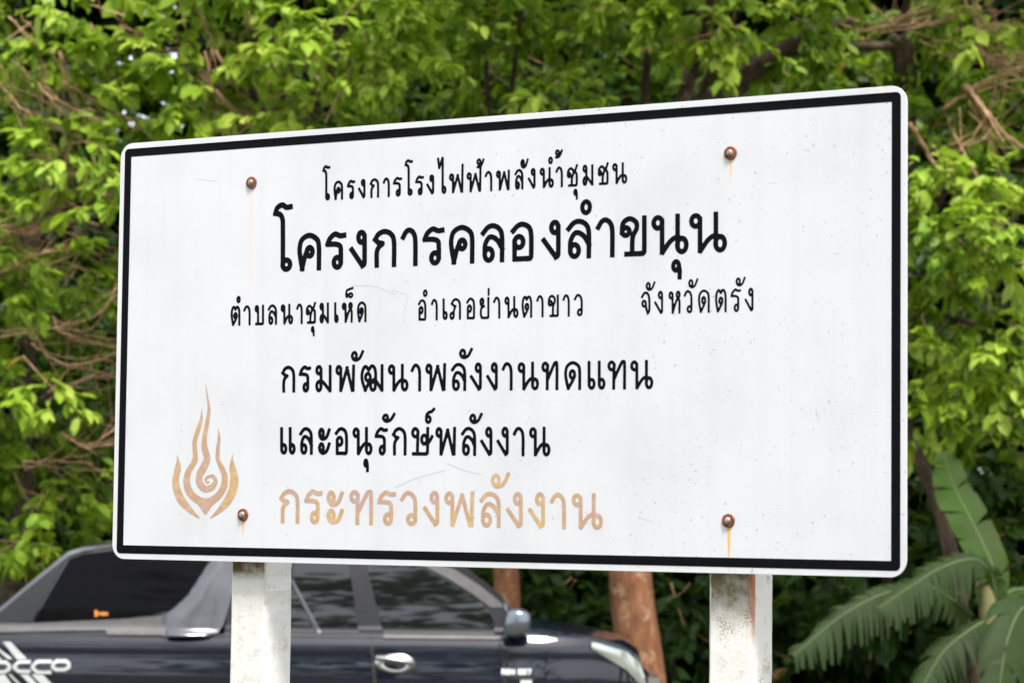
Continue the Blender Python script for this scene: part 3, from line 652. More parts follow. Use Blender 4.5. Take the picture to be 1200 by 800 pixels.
# cab windows
w0 = patch('rear_door_window', P_((342,683),(342,655),(403,655),(407,662),(420,743),(375,743)), M['glass'])
patch('quarter_window', P_((272,660),(335,655),(338,684),(369,741),(272,741)), M['glass'])
patch('quarter_bar', P_((338,680),(341.5,680),(376,741),(372,743)), M['silver'], off=.007)
w2 = patch('front_door_window', P_((428,663),(425,655),(470,654),(484,662),(512,675),(540,690),(560,703),(573,716),(579,730),(579,744),(449,742)), M['glass'])
patch('window_seal', P_((449,742.5),(590,744.5),(590,749),(449,747.5)), M['rail'], off=.009)
patch('pillar_edge', P_((484,657),(500,657),(533,668),(562,686.5),(588,707),(590,712),(575,712),(555,697),(528,680)), M['rail'], off=.008)
patch('door_gap', P_((433,744),(436,744),(441,800),(439,850),(436,850),(437.5,800)), M['rubber'], off=.0025)
patch('door_gap', P_((583,750),(585.5,750),(592,775),(594,850),(591.5,850),(589.5,775)), M['rubber'], off=.0025)
patch('door_gap', P_((268,746),(270,746),(276,775),(279,850),(276.5,850),(273.5,775)), M['rubber'], off=.0025)
# door handles
def handle(px):
    x0, z0 = cp(px, 777); b = MB()
    y = -(hw(z0)+.002)
    nn = 20; ring = []
    for rr, yy in ((1.0, 0), (.93, -.012), (.7, -.014), (.55, -.002)):
        ring.append([(x0+.155*rr*math.cos(t)*(1 if math.cos(t) > 0 else 1.05), y+yy, z0+.085*rr*math.sin(t)*(.9+.1*math.cos(t))) for t in np.linspace(0, 2*math.pi, nn, endpoint=False)])
    b.add([q for r in ring for q in r], [(i*nn+k, i*nn+(k+1) % nn, (i+1)*nn+(k+1) % nn, (i+1)*nn+k) for i in range(3) for k in range(nn)])
    h = b.build('door_handle', M['chrome'], car, True)
    b = MB(); b.add([(x0+.09*math.cos(t), y-.001, z0+.05*math.sin(t)) for t in np.linspace(0, 2*math.pi, nn, endpoint=False)], [tuple(range(nn))])
    b.build('handle_recess', M['rubber'], h)
    b = MB(); b.tube(catmull([(x0-.15, y-.015, z0+.045), (x0-.07, y-.045, z0+.04), (x0+.06, y-.045, z0+.022), (x0+.14, y-.012, z0+.01)], 4), [.02]*13, 8); b.build('handle_grip', M['chrome'], h, True)
handle(463); handle(296)
# mirrors
M['mirror_shell'] = simple('mirror_shell', (.16, .18, .21), .15, .7, .6)
for s in (-1, 1):
    x0, z0 = cp(606, 729); x0 -= .17 if s > 0 else 0; y = s*(hw(1.2)+.14)
    bm = bmesh.new(); bmesh.ops.create_cube(bm, size=2); bmesh.ops.subdivide_edges(bm, edges=bm.edges[:], cuts=7, use_grid_fill=True)
    for v in bm.verts:
        c = v.co; q = c.lerp(c.normalized()*1.12, .72)
        v.co = Vector((x0+.10*q.x+.012*q.z, y+.09*q.y, z0+.105*q.z*(1-.12*q.x)))
    me = bpy.data.meshes.new('mirror'); bm.to_mesh(me); bm.free(); me.materials.append(M['mirror_shell'])
    me.polygons.foreach_set('use_smooth', [True]*len(me.polygons))
    o = bpy.data.objects.new('mirror', me); COL.objects.link(o); o.parent = car
    b = MB(); b.tube([(x0-.02, s*(hw(1.19)-.03), z0-.1), (x0, y, z0-.09)], .03, 8); b.build('mirror_arm', M['rubber'], o)
# headlights wrapped round the corner, grille, bumper
def nose_pt(x, z, off):
    endk = math.sqrt(max(0.02, 1-((x-(XN-.35))/(XE-XN+.35))**2*.55)) if x > XN-.35 else 1
    return (x, -(hw(z)*plan(x)*endk+off), z)
for s in (-1, 1):
    V = []; F = []
    xx = np.linspace(XN-.42, XN+.03, 9)
    for i, x in enumerate(xx):
        t = i/8; zt = topz(x)-.035-.01*t; zb = zt-.05-.13*t**.8
        for j in range(5):
            z = zb+(zt-zb)*j/4; q = nose_pt(x, z, .012+.01*math.sin(math.pi*j/4)); V.append((q[0], q[1]*(1 if s < 0 else -1), q[2]))
    for i in range(8):
        for j in range(4): F.append((i*5+j, i*5+j+1, (i+1)*5+j+1, (i+1)*5+j))
    mesh('headlight', V, F, M['lamp'], car, True)
b = MB(); b.box(XE-.12, XE-.03, -.5, .5, .62, .84); b.build('grille', M['chrome'], car)
b = MB(); b.box(XE-.25, XE+.08, -.78, .78, .38, .62); b.build('front_bumper', M['paint'], car)
b = MB(); b.box(XT-.12, XT+.02, -.85, .85, .45, .66); b.build('rear_bumper', M['chrome'], car)
# wheels
for wx in (XT+1.15, XN-.55):
    for s in (-1, 1):
        nn = 32; b = MB(); rings = []
        for r, y in ((.25, .0), (.36, -.01), (.385, .02), (.385, .22), (.36, .25), (.25, .25)):
            rings.append([(wx+r*math.cos(t), s*(.93-y), .385+r*math.sin(t)) for t in np.linspace(0, 2*math.pi, nn, endpoint=False)])
        b.add([q for r in rings for q in r], [(i*nn+k, i*nn+(k+1) % nn, (i+1)*nn+(k+1) % nn, (i+1)*nn+k) for i in range(5) for k in range(nn)])
        wh = b.build('wheel', M['rubber'], car, True)
        b = MB()
        for k in range(6):
            t = 2*math.pi*k/6; a = np.array([math.cos(t), math.sin(t)]); p = np.array([-a[1], a[0]])
            q = [a*.05+p*.03, a*.25+p*.045, a*.25-p*.045, a*.05-p*.03]
            b.add([(wx+u[0], s*.90, .385+u[1]) for u in q]+[(wx+u[0], s*.86, .385+u[1]) for u in q], [(0,1,2,3),(7,6,5,4),(0,4,5,1),(1,5,6,2),(2,6,7,3),(3,7,4,0)])
        b.tube([(wx, s*.80, .385), (wx, s*.905, .385)], .06, 12); b.build('rim', M['silver'], wh)
# lettering and stripes printed on the bed side
DEC = simple('pale_sticker', (.50, .51, .50), .35, 0, 0, .06, 20)
def decal(name, strokes, mat, off, label=None, cell=.004):
    em = empty(name); em.parent = car
    for st in strokes:
        v, f = raster(st, cell); o = mesh('letter', [side_pt(x, z, off) for x, z in v], f, mat, em)
        bm = bmesh.new(); bm.from_mesh(o.data)
        for f in bm.faces:
            if f.normal.y > 0: f.normal_flip()
        bm.to_mesh(o.data); bm.free()
    if label: em['label'] = label
    return em
def cs(pts, wpx, k=1, flat=True):
    P = np.array([cp(*p) for p in pts]); 
    if k > 1: P = catmull(P, k)
    return (P, np.full(len(P), wpx/2/150), flat)
for q in (((-16,751),(10,772)), ((-30,751),(-2,773)), ((3,751.5),(24,772)), ((-40,751),(-14,773))):
    patch('stripe', P_((q[0][0],q[0][1]),(q[0][0]+(9 if q[0][0] > 0 else 4),q[0][1]),(q[1][0]+(7 if q[0][0] > 0 else 4),q[1][1]-.5),(q[1][0]-(5 if q[0][0] > 0 else 1),q[1][1]-.5)), DEC, off=.0035, both=False)
for x, wd in ((10, 3), (24, 9), (37, 13)):
    patch('stripe', P_((x,789.5),(x+wd,789.5),(x+wd+22,812),(x+22,812)), DEC, off=.0035, both=False)
patch('stripe', P_((-30,790),(6,790),(22,812),(-30,812)), DEC, off=.0035, both=False)
OUTL = simple('sticker_outline', (.05, .055, .07), .35)
def Cc(x0, x1, y0, y1): return [(x1, y0), (x0+6, y0), (x0+1.5, (y0*2+y1)/3), (x0, (y0+y1)/2), (x0+1.5, (y0+2*y1)/3), (x0+6, y1), (x1, y1)]
def Oc(x0, x1, y0, y1):
    return [(x0+5, y0), (x1-4, y0), (x1, (y0+y1)/2-2), (x1, (y0+y1)/2+2), (x1-5, y1), (x0+4, y1), (x0, (y0+y1)/2+2), (x0+.5, (y0+y1)/2-2), (x0+5, y0)]
lets = [Oc(-14, 11, 775.5, 786.5), Cc(16.5, 34, 775, 786), Cc(38, 58.5, 774.5, 787), Oc(62, 81, 774, 784)]
Rl = [[(-38, 787), (-38, 775.5), (-22, 775.5), (-19, 780), (-23, 782), (-36, 782)], [(-28, 782), (-18, 787)]]
decal('bed_lettering_outline', [[cs(p, 5.6)] for p in lets]+[[cs(p, 5.6) for p in Rl]], OUTL, .005)
decal('bed_lettering', [[cs(p, 3.6)] for p in lets]+[[cs(p, 3.6) for p in Rl]], DEC, .0065, 'pale squared lettering on the bed side')
# small fender lettering
seg = {'R': [[(0,0),(0,4),(2.4,4),(2.6,2.2),(0,2)],[(1.2,2),(2.8,0)]], 'E': [[(2.6,4),(0,4),(0,0),(2.6,0)],[(0,2),(2.2,2)]], 'N': [[(0,0),(0,4),(2.8,0),(2.8,4)]],
       '0': [[(0,0),(0,4),(2.6,4),(2.6,0),(0,0)]], '7': [[(0,4),(2.8,4),(1.2,0)]], 'H': [[(0,0),(0,4)],[(2.6,0),(2.6,4)],[(0,2),(2.6,2)]], ' ': []}
def word(txt, px, py, s):
    out = []
    for ch in txt:
        if seg[ch]: out.append([cs([(px+a*s, py-b_*s) for a, b_ in q], 1.7) for q in seg[ch]])
        px += (4.3 if ch != ' ' else 2.5)*s
    return out
WH = simple('white_sticker', (.75, .76, .74), .4)
decal('fender_lettering', word('REN 007', 588.5, 789, 1.25)+word('HHH', 611, 801, 1.0), WH, .006, 'small white lettering on the front door edge')
patch('window_orange_glint', P_((108,715),(111,715),(112,718),(118,717),(124,718),(124,721),(118,721.5),(112,720.5),(111,723),(108,722.5)), M['orange'], w1, off=.007, both=False)  # flat orange shape painting an orange reflection onto the glass

# ================================================================ vegetation
def leaf_cloud(name, base, direc, length, width, tint, mat, parent, nrm=None):
    """every leaf its own folded blade: base points, directions, sizes (numpy)"""
    n = len(base); d = direc/np.linalg.norm(direc, axis=1, keepdims=True)
    if nrm is None: nrm = np.array([0, 0, 1.])+rng.normal(0, .45, (n, 3))
    s = np.cross(d, nrm); s /= np.linalg.norm(s, axis=1, keepdims=True)+1e-9
    u = np.cross(s, d)
    l = length[:, None]; wd = width[:, None]
    V = np.empty((n, 7, 3))
    fold = .16; droop = rng.uniform(.0, .28, (n, 1))
    V[:, 0] = base
    V[:, 1] = base+d*l*.32+s*wd*.40+u*wd*fold
    V[:, 2] = base+d*l*.70+s*wd*.42+u*(wd*fold-l*droop*.4)
    V[:, 3] = base+d*l-u*l*droop
    V[:, 4] = base+d*l*.70-s*wd*.42+u*(wd*fold-l*droop*.4)
    V[:, 5] = base+d*l*.32-s*wd*.40+u*wd*fold
    V[:, 6] = base+d*l*.52-u*l*droop*.2
    o = (np.arange(n)*7)[:, None]
    Q = np.vstack([o+np.array([0, 1, 2, 6]), o+np.array([0, 6, 4, 5])]); T = np.vstack([o+np.array([6, 2, 3]), o+np.array([6, 3, 4])])
    ob = fast_mesh(name, V.reshape(-1, 3), [Q, T], mat, parent, np.repeat(tint, 7)); return ob
def sprays(lobes, per, lps, lsize=.12, young=.5, tree_c=None, inner=.35):
    """leaf sprays on irregular lobes. lobes: (x,y,z,rx,ry,rz,density,bright)"""
    B = []; D = []; Ls = []; T = []; TW = []
    for (x, y, z, rx, ry, rz, dens, br) in lobes:
        k = int(per*dens*(rx*rz)**1.0)
        if k < 1: continue
        v = rng.normal(0, 1, (k, 3)); v /= np.linalg.norm(v, axis=1, keepdims=True)
        rad = np.where(rng.random(k) < inner, rng.uniform(.3, .85, k), rng.uniform(.82, 1.15, k))
        rad *= 1+.28*np.sin(v[:, 0]*5+x*3)*np.sin(v[:, 2]*6+z*2)
        p = np.stack([x+v[:, 0]*rx*rad, y+v[:, 1]*ry*rad, z+v[:, 2]*rz*rad], 1)
        out = v*np.array([1, 1, .5])+np.array([0, -.2, -.15])+rng.normal(0, .35, (k, 3)); out /= np.linalg.norm(out, axis=1, keepdims=True)
        for i in range(k):
            m = int(lps*rng.uniform(.6, 1.3)); t = rng.uniform(0, 1, m)**.7; ln = rng.uniform(.18, .42)
            b = p[i]+out[i]*ln*t[:, None]+np.array([0, 0, -.12])*ln*(t**2)[:, None]
            az = rng.uniform(0, 2*math.pi, m)
            dv = out[i]*.9+np.stack([np.cos(az), np.sin(az), rng.uniform(-.75, .25, m)], 1)*.95
            dv[:, 2] -= .25
            B.append(b); D.append(dv); Ls.append(lsize*rng.uniform(.42, 1.3, m)*(rng.uniform(.65, 1.15)))
            yb = np.clip((br*1.35-.15)*rng.uniform(.6, 1.2)*rng.uniform(.6, 1.2, m)+rng.normal(0, .08, m), 0, .9)  # clump brightness paints light and shade into the leaf tint, beside leaf age
            T.append(yb); TW.append((p[i]-out[i]*.1, p[i]+out[i]*ln))
    B = np.vstack(B); D = np.vstack(D); Ls = np.concatenate(Ls); T = np.concatenate(T)
    odd = rng.random(len(T)); T = np.where(odd < .004, .975, T); T = np.where(odd > .997, 1.0, T)
    return B, D, Ls, T, TW
def limb(pts, r0, r1, mat, parent, name='limb', n=7, k=5, wob=.06):
    P = catmull(pts, k); b = MB(); b.tube(P, np.linspace(r0, r1, len(P)), n, True, wob); return b.build(name, mat, parent, True)
def lobes_px(spec):
    """(px, py, Y, radius in photo px, density, brightness) measured on the photograph"""
    out = []
    for px, py, Y, r, dens, br in spec:
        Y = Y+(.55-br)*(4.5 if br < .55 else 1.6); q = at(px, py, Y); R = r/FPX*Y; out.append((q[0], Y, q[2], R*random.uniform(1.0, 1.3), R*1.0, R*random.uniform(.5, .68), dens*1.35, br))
    return out
def tree(name, label, cat, base, spec, trunk, group=None, mat='leaf', barkm='bark_dark', lsize=.185, per=112, lps=16, twigs=.14, extra=(), inner=.42, width=.54, singles=0):
    t = empty(name, (base[0], base[1], 0)); tag(t, label, cat, group)
    off = np.array([base[0], base[1], 0.])
    lb = lobes_px(spec)+list(extra)
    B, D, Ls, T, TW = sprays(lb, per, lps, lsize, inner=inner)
    B = B-off
    if singles:
        # the leaves that show largest (nearest to the road) are leaf objects sharing a few blades
        order = np.argsort(B[:, 1]); vis = []
        for i in order:
            w = B[i]+off; px = 600+(w[0]/w[1])*FPX; 
            if -30 < px < 1230 and w[2] > 2.0 and T[i] > .3: vis.append(i)
            if len(vis) >= singles: break
        vis = np.array(vis); keep = np.ones(len(B), bool); keep[vis] = False
        protos = []
        for q in range(8):
            tt = [.35, .5, .6, .7, .8, .45, .9, .55][q]
            o = leaf_cloud('leaf', np.zeros((1, 3)), np.array([[1., 0, 0]]), np.array([1.]), np.array([width]), np.array([tt]), M[mat], t, np.array([[0, 0, 1.]])); protos.append(o)
        for k, i in enumerate(vis):
            pr = protos[k % 8]; o = pr if k < 8 else pr.copy()
            if k >= 8: COL.objects.link(o); o.parent = t
            d = Vector(D[i]).normalized(); q = d.to_track_quat('X', 'Z')
            o.rotation_mode = 'QUATERNION'; o.rotation_quaternion = q; o.location = B[i]; o.scale = (Ls[i],)*3
        B, D, Ls, T = B[keep], D[keep], Ls[keep], T[keep]
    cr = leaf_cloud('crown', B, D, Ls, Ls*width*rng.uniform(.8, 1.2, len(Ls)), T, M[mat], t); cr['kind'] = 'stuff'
    b = MB()
    for a, c in TW:
        if rng.random() < twigs:
            a = a-off; c = c-off; b.tube([a+(a-c)*rng.uniform(.3, 1.3)+rng.normal(0, .05, 3), a, c], [.009, .006, .003], 3, False)
    if b.v:
        tw = b.build('twigs', M['twig'], t); tw['kind'] = 'stuff'
    if trunk:
        P = [np.array(p)-off for p in trunk[0]]; tr = limb(P, trunk[1], trunk[2], M[barkm], t, 'trunk', 14, 6, .03)
        # boughs from the trunk to the lobes
        top = P[-1]
        for L_ in sorted(lb, key=lambda q: -q[3])[:7]:
            c = np.array(L_[:3])-off; st = P[-1] if c[2] > P[-1][2] else P[len(P)//2]
            mid = (st+c)/2+np.array([random.uniform(-.2, .2), random.uniform(0, .3), random.uniform(.0, .35)])
            limb([st, mid, c], trunk[2]*.4, .015, M['bark_dark'], t, 'bough', 6)
    return t, off
def dry(t, off, Y, paths, r=.016, mat='twig'):
    """bare branches measured on the photograph, each with a few side twigs"""
    more = []
    for p in paths:
        rr, q = (p[0], p[1]) if isinstance(p[0], (int, float)) else (r, p)
        for _ in range(2 if rr < .03 else 0): more.append((rr*.6, [(x+random.uniform(-14, 14), y+random.uniform(-14, 14)) for x, y in q]))
    for pts in list(paths)+more:
        rr = r
        if isinstance(pts[0], (int, float)): rr, pts = pts[0], pts[1]
        n = len(pts); P = [at(x, y, Y+random.uniform(-.15, .15)+.12*i)-off for i, (x, y) in enumerate(pts)]
        C = catmull(P, 6); rr *= .62; C[1:-1] += rng.normal(0, .007, (len(C)-2, 3)); b = MB(); b.tube(C, np.linspace(rr, rr*.4, len(C)), 6, True, .05)
        for q in range(random.randint(2, 4)):
            i = random.randint(1, len(C)-1); d = C[i]-C[i-1]; d /= np.linalg.norm(d)
            e = d+np.array([random.uniform(-.7, .7), random.uniform(-.3, .3), random.uniform(-.7, .7)]); l = random.uniform(.2, .7)
            b.tube([C[i], C[i]+e*l*.5, C[i]+e*l+np.array([0, 0, random.uniform(-.08, .08)])], [rr*.5, rr*.35, rr*.15], 4, False)
        b.build('bare_branch', M[mat], t, True)
def G3(px, Y): q = at(px, 600, Y); return (q[0], Y)

# 1 twiggy tree on the left
t, off = tree('broadleaf_tree', 'bushy light green tree with bare brown twigs at the left edge beyond the truck', 'tree', G3(20, 24.2), [
 (60,60,23,55,1.1,.55),(-60,40,23.2,80,1,.5),(30,125,23,40,.8,.4),(100,195,22.6,45,1.5,.85),(60,170,23,45,1,.6),(-10,200,23,55,1,.55),(8,240,22.6,32,1.3,.95),(120,240,22.6,30,1.3,.85),
 (25,300,22.8,40,1.2,.75),(70,320,23,50,1,.5),(10,350,22.9,40,1.1,.7),(110,330,23.4,45,.9,.3),(-60,320,23,70,1,.5),(30,455,22.7,36,1.2,.9),(-40,450,23,60,1,.6),(90,400,23.6,50,.9,.3),(30,400,23.6,60,.9,.3),(100,480,23.9,60,.9,.2),
 (40,540,23.6,60,1,.3),(-60,560,23.4,80,1,.4),(30,600,22.9,38,1.2,.6),(80,585,23.2,45,1,.45),(10,640,23,40,1.1,.6),(60,650,23.2,50,1,.5),(-70,660,23,70,1,.5),(110,560,23.9,60,.9,.25),(-150,200,23.4,120,.8,.5),(-160,500,23.4,120,.8,.45),(-40,-60,23.4,110,.9,.5)],
 ([(*G3(20,24.2),0),(*at(25,500,24.2)[:2],at(25,500,24.2)[2]),(*at(40,250,24.1)[:2],at(40,250,24.1)[2])], .16, .07), singles=280)
dry(t, off, 22.55, [(.03,[(-30,286),(0,279),(56,271),(101,252)]),(.022,[(-20,250),(0,249),(56,245),(120,230)]),[(22,200),(49,222),(71,222)],(.022,[(-15,280),(20,262),(60,240)]),[(-10,270),(30,272),(70,262)],
 [(0,395),(64,384),(112,369),(139,331)],[(56,459),(101,444),(145,440)],[(37,402),(79,427),(135,414),(150,405)],[(71,507),(98,522),(140,520)],[(120,513),(145,495)],[(26,541),(65,540),(110,543)],
 (.02,[(-10,90),(30,130),(80,160)]),[(10,20),(45,60),(60,110)],[(70,60),(85,130),(80,190)],[(20,60),(40,110),(95,137)],(.028,[(50,107),(75,122),(97,137)]),(.03,[(73,97),(110,118),(153,140)]),
 [(66,384),(85,398),(140,408)],[(40,180),(75,200),(110,205)],[(0,320),(40,300),(100,290)]])
# 2 left-centre tree
t, off = tree('broadleaf_tree', 'tall bright green tree above the left half of the sign', 'tree', G3(330, 24.6), [
 (98,5,22.8,40,1.2,.8),(120,75,23,45,1,.6),(200,70,22.9,50,1.1,.7),(165,115,23.2,40,1,.5),(215,20,23,40,.9,.6),(230,110,22.9,50,1,.6),(290,70,23.3,45,.8,.45),(190,150,23.2,40,1,.5),(260,150,23.1,45,.9,.45),
 (340,60,22.7,50,1.3,.85),(390,35,22.6,55,1.4,.95),(430,75,22.6,50,1.3,.95),(470,20,22.7,50,1.2,.85),(480,62,22.6,35,1.2,.85),(345,125,22.8,38,1.3,.9),(300,135,23.2,40,.9,.5),(380,105,22.9,40,1,.7),(445,115,23.5,40,.8,.3),
 (360,-20,22.9,70,1,.7),(250,-30,23.4,80,.9,.5),(470,-50,23,80,1,.7),(320,-190,22.4,150,.9,.5),(480,-150,23.6,140,.7,.6),(150,-110,23.7,120,.7,.6),(385,145,22.9,30,1.2,.9),(130,140,23,30,1,.7)],
 ([(*G3(330,24.6),0),tuple(at(335,500,24.6)),tuple(at(345,200,24.4))], .17, .08), singles=290)
dry(t, off, 22.7, [(.03,[(253,60),(273,97),(292,125),(310,142)]),(.026,[(233,85),(265,120),(305,140)]),[(287,-5),(293,20),(283,43)],[(340,57),(345,90),(347,117)],[(393,40),(385,75),(365,120)],[(105,35),(120,75),(147,97)],[(230,10),(245,40),(253,80)],
 (.022,[(270,150),(300,142),(335,135)]),[(313,75),(345,85)],[(140,30),(180,50),(190,80)],[(240,60),(255,130)]])
# 3 centre tree with the thin trunk seen past the bonnet
t, off = tree('broadleaf_tree', 'tree with thin orange brown trunk rising just behind the truck mirror', 'tree', G3(592, 25), [
 (560,20,23.6,45,1.1,.65),(610,15,23.4,50,1.1,.75),(590,60,23.6,40,1,.6),(570,95,23.9,45,.9,.4),(650,30,23.7,45,1,.6),(640,108,23.2,26,1.5,.9),(660,118,23.2,22,1.4,.8),(530,60,24.4,60,.8,.25),(620,80,24.3,60,.8,.25),
 (600,-120,22.4,110,1,.45),(620,-170,21,130,1,.6),(520,130,24.6,60,.9,.25),(680,60,24.7,70,.8,.2),(700,120,25,60,.8,.15),(500,100,24.6,60,.8,.2),(660,-180,24,130,.7,.6)],
 ([(*G3(596,25),0),tuple(at(594,690,25)),tuple(at(585,600,25)),tuple(at(580,420,25)),tuple(at(585,230,25))], .15, .07), barkm='bark_orange', singles=120)
# 4 large tree with the thick trunk right of the truck's nose
t, off = tree('broadleaf_tree', 'big tree with thick reddish brown trunk standing right of the truck nose', 'tree', G3(750, 23.4), [
 (715,10,23.2,45,1.1,.75),(770,15,23.1,45,1.1,.75),(800,45,23.6,40,1,.5),(840,15,23,50,1.2,.8),(850,45,22.9,38,1.2,.7),(895,25,23.2,45,1.1,.65),(930,50,23.4,45,1,.5),(870,75,23.8,40,.9,.35),(900,80,25,60,.9,.25),
 (960,15,23.4,45,1,.55),(1000,60,24,50,.9,.35),(930,95,24.4,50,.9,.25),(760,90,25.2,70,.8,.15),(820,110,25.2,60,.8,.15),(780,-150,22.2,120,1,.45),(930,-150,22.4,120,1,.45),(860,-160,21,120,1,.6),(860,-220,24,160,.7,.6),(1000,100,24.8,50,.9,.25),(740,50,24.4,50,.8,.3)],
 ([(at(752,900,23.4)[0],23.4,0),tuple(at(752,800,23.4)),tuple(at(741,700,23.4)),tuple(at(735,600,23.5)),tuple(at(738,400,23.9)),tuple(at(745,300,24.4))], .235, .15), barkm='bark_orange', singles=200)
limb([at(735,180,23.8)-off, at(850,110,24)-off, at(883,83,23.9)-off, at(925,55,23.8)-off, at(1000,20,23.8)-off], .13, .06, M['bark_dark'], t, 'limb', 9)
limb([at(860,75,24)-off, at(930,62,23.9)-off, at(1000,55,24)-off, at(1065,55,24)-off], .03, .05, M['bark_dark'], t, 'limb', 7)
dry(t, off, 22.9, [[(985,27),(1015,37),(1066,23),(1133,13)],[(1030,40),(1090,28),(1143,7)],[(1013,37),(1045,28),(1083,3)],[(740,60),(790,52)],[(640,160),(700,140),(780,150)]])
# 5 right tree
t, off = tree('broadleaf_tree', 'dense green tree with crossing tan branches at the right edge of the view', 'tree', G3(869, 25.6), [
 (1080,40,23.6,50,1,.5),(1130,60,23.8,55,.9,.45),(1180,20,23.3,50,1,.6),(1090,90,23.7,45,1,.5),(1110,150,23.6,50,.9,.5),(1170,130,24.2,60,.9,.35),(1190,200,23.6,45,1,.5),(1100,205,23.1,40,1.3,.8),(1140,215,23.1,40,1.3,.8),(1110,255,23.2,45,1.2,.65),
 (1160,270,23,45,1.4,.95),(1185,310,23,40,1.3,.9),(1130,300,23.4,40,1,.55),(1090,320,23.6,45,1,.45),(1185,370,23.3,40,1,.6),(1085,370,23.5,40,1,.45),(1130,375,23.7,50,.9,.35),(1105,425,23.2,38,1.2,.75),(1150,430,23.1,40,1.2,.8),(1190,440,23.1,40,1.2,.75),
 (1090,480,23.2,36,1.2,.8),(1140,490,23.7,50,.9,.4),(1190,500,23.8,50,.9,.35),(1100,400,24.2,70,.8,.2),(1250,250,23.5,90,.9,.6),(1250,450,23.6,90,.9,.5),(1260,60,23.7,100,.9,.5),(1120,-140,22.6,110,1,.5),(1380,250,24,150,.7,.5),(1060,20,24,50,.9,.4),(1245,-100,24,130,.8,.5)],
 ([(*G3(869,25.6),0),tuple(at(880,640,25.6)),tuple(at(1030,380,25.0)),tuple(at(1060,110,24.2)),tuple(at(1054,40,24))], .16, .10), singles=290)
dry(t, off, 22.95, [(.055,[(1130,100),(1150,125),(1175,155),(1215,185)]),(.03,[(1105,128),(1150,97),(1180,84),(1215,75)]),[(1120,180),(1147,150),(1170,87),(1166,10)],[(1135,118),(1157,160),(1173,205)],(.045,[(1066,145),(1085,175),(1113,223)]),
 (.05,[(1145,285),(1170,318),(1205,375)]),[(1090,62),(1140,66),(1210,60)],[(1120,35),(1160,35),(1205,32)],[(1112,140),(1122,170),(1118,185)],[(1150,20),(1165,60),(1205,90)],[(1140,60),(1180,75),(1210,68)],[(1130,0),(1150,40),(1150,70)]])
limb([at(1058,480,23.2)-off, at(1064,505,23.2)-off, at(1080,545,23.2)-off, at(1102,600,23.3)-off, at(1120,680,23.5)-off, np.array([at(1150,700,24.6)[0], 24.6, 0])-off], .055, .08, M['bark_dark'], t, 'limb', 9)
# deep green wood behind: separate dark bushes and one far mass
for k, (px, Y, sp, lb_) in enumerate([
 (60, 27.5, [(0,150,28,150,.8,.3),(60,350,27,120,.8,.25),(0,560,26.5,120,.9,.3),(150,500,27,110,.9,.25),(120,650,26,90,1,.35),(0,680,26,90,1,.35),(160,250,28,120,.8,.25),(-160,400,27,200,.6,.3)], 'dark broad bush filling the shade behind the truck tail'),
 (420, 28, [(300,200,28.5,120,.8,.25),(420,130,28,110,.8,.2),(520,180,28.5,120,.8,.15),(350,450,28,180,.5,.2),(520,640,27,90,1,.2),(420,640,27,90,.9,.2)], 'dark bush hidden mostly behind the middle of the sign'),
 (680, 27.5, [(680,120,28.5,110,.9,.15),(640,700,26.5,60,1.1,.3),(690,680,27,70,1.1,.25),(660,770,26,60,1.1,.3),(610,680,27.5,60,1,.2),(700,760,26.5,60,1,.25),(680,450,28.5,180,.5,.2)], 'shaded bush seen between the mirror and the thick trunk'),
 (830, 27, [(800,690,26.5,55,1.1,.25),(820,760,26,55,1.1,.3),(940,690,26.5,60,1,.25),(930,760,26,60,1,.28),(780,780,26.4,50,1,.25),(880,100,28.5,130,.8,.15),(1000,640,27,70,1,.3),(850,500,28.5,180,.5,.2)], 'shaded bush behind the right white post'),
 (1130, 26.5, [(1100,560,25.5,70,1,.25),(1170,560,26,70,1,.25),(1180,640,25.5,70,1,.25),(1040,140,27.5,100,.8,.2),(1120,700,25.5,80,1,.2),(1190,760,25.5,70,1,.2),(1060,700,26,70,1,.2),(1030,780,25.5,70,1,.2),(1150,250,27.5,150,.7,.25),(1150,430,27,130,.8,.2),(1320,500,27,180,.6,.3)], 'dark shrub mass rising behind the banana plants')]):
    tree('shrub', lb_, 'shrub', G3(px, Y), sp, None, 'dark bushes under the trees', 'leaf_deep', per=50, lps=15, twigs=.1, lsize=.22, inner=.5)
# trees across the road behind the viewer: the truck's windows mirror them
for k, (x, y, h, nl, lb_) in enumerate(((-13, -9, 13, 30, 'tall tree across the road behind the viewer, farthest left'), (-2.5, -10, 19, 110, 'dense tree across the road behind the viewer, middle one'), (9, -11, 13, 30, 'tall broad tree across the road behind the viewer, on the right'))):
    ex = []
    for i in range(nl):
        ex.append((x+random.uniform(-4.5, 4.5), y+random.uniform(-1.5, 1.5), h*random.uniform(.06, 1.0), 1.2, 1.3, .7, 1, .4))
    tree('roadside_tree', lb_, 'tree', (x, y), [], ([(x, y, 0), (x+.2, y, h*.3), (x-.1, y, h*.6)], .28, .12), 'trees across the road', per=12, lps=22, lsize=.42, extra=ex, twigs=0)
# far wood: one mass
lobes = []
for i in range(110):
    x = random.uniform(-13, 13); z = random.uniform(.2, 11.5) if abs(x+3.9) > .5 or True else 0
    if math.hypot(x+4.7, z-8.1) < 1.55: continue
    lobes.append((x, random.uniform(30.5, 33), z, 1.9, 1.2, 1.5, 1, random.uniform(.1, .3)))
for ix in range(17):
    for iz in range(10):
        x, z = -10+ix*1.25, .6+iz*1.15
        if math.hypot(x+4.7, z-8.1) < .85: continue
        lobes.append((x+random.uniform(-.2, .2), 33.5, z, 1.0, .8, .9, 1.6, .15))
B, D, Ls, T, TW = sprays(lobes, 36, 16, .42, inner=.8)
wd_ = leaf_cloud('distant_wood', B, D, Ls, Ls*.5, T, M['leaf_deep'], None); tag(wd_, 'dark wood closing the view behind the trees', 'wood', kind='stuff')

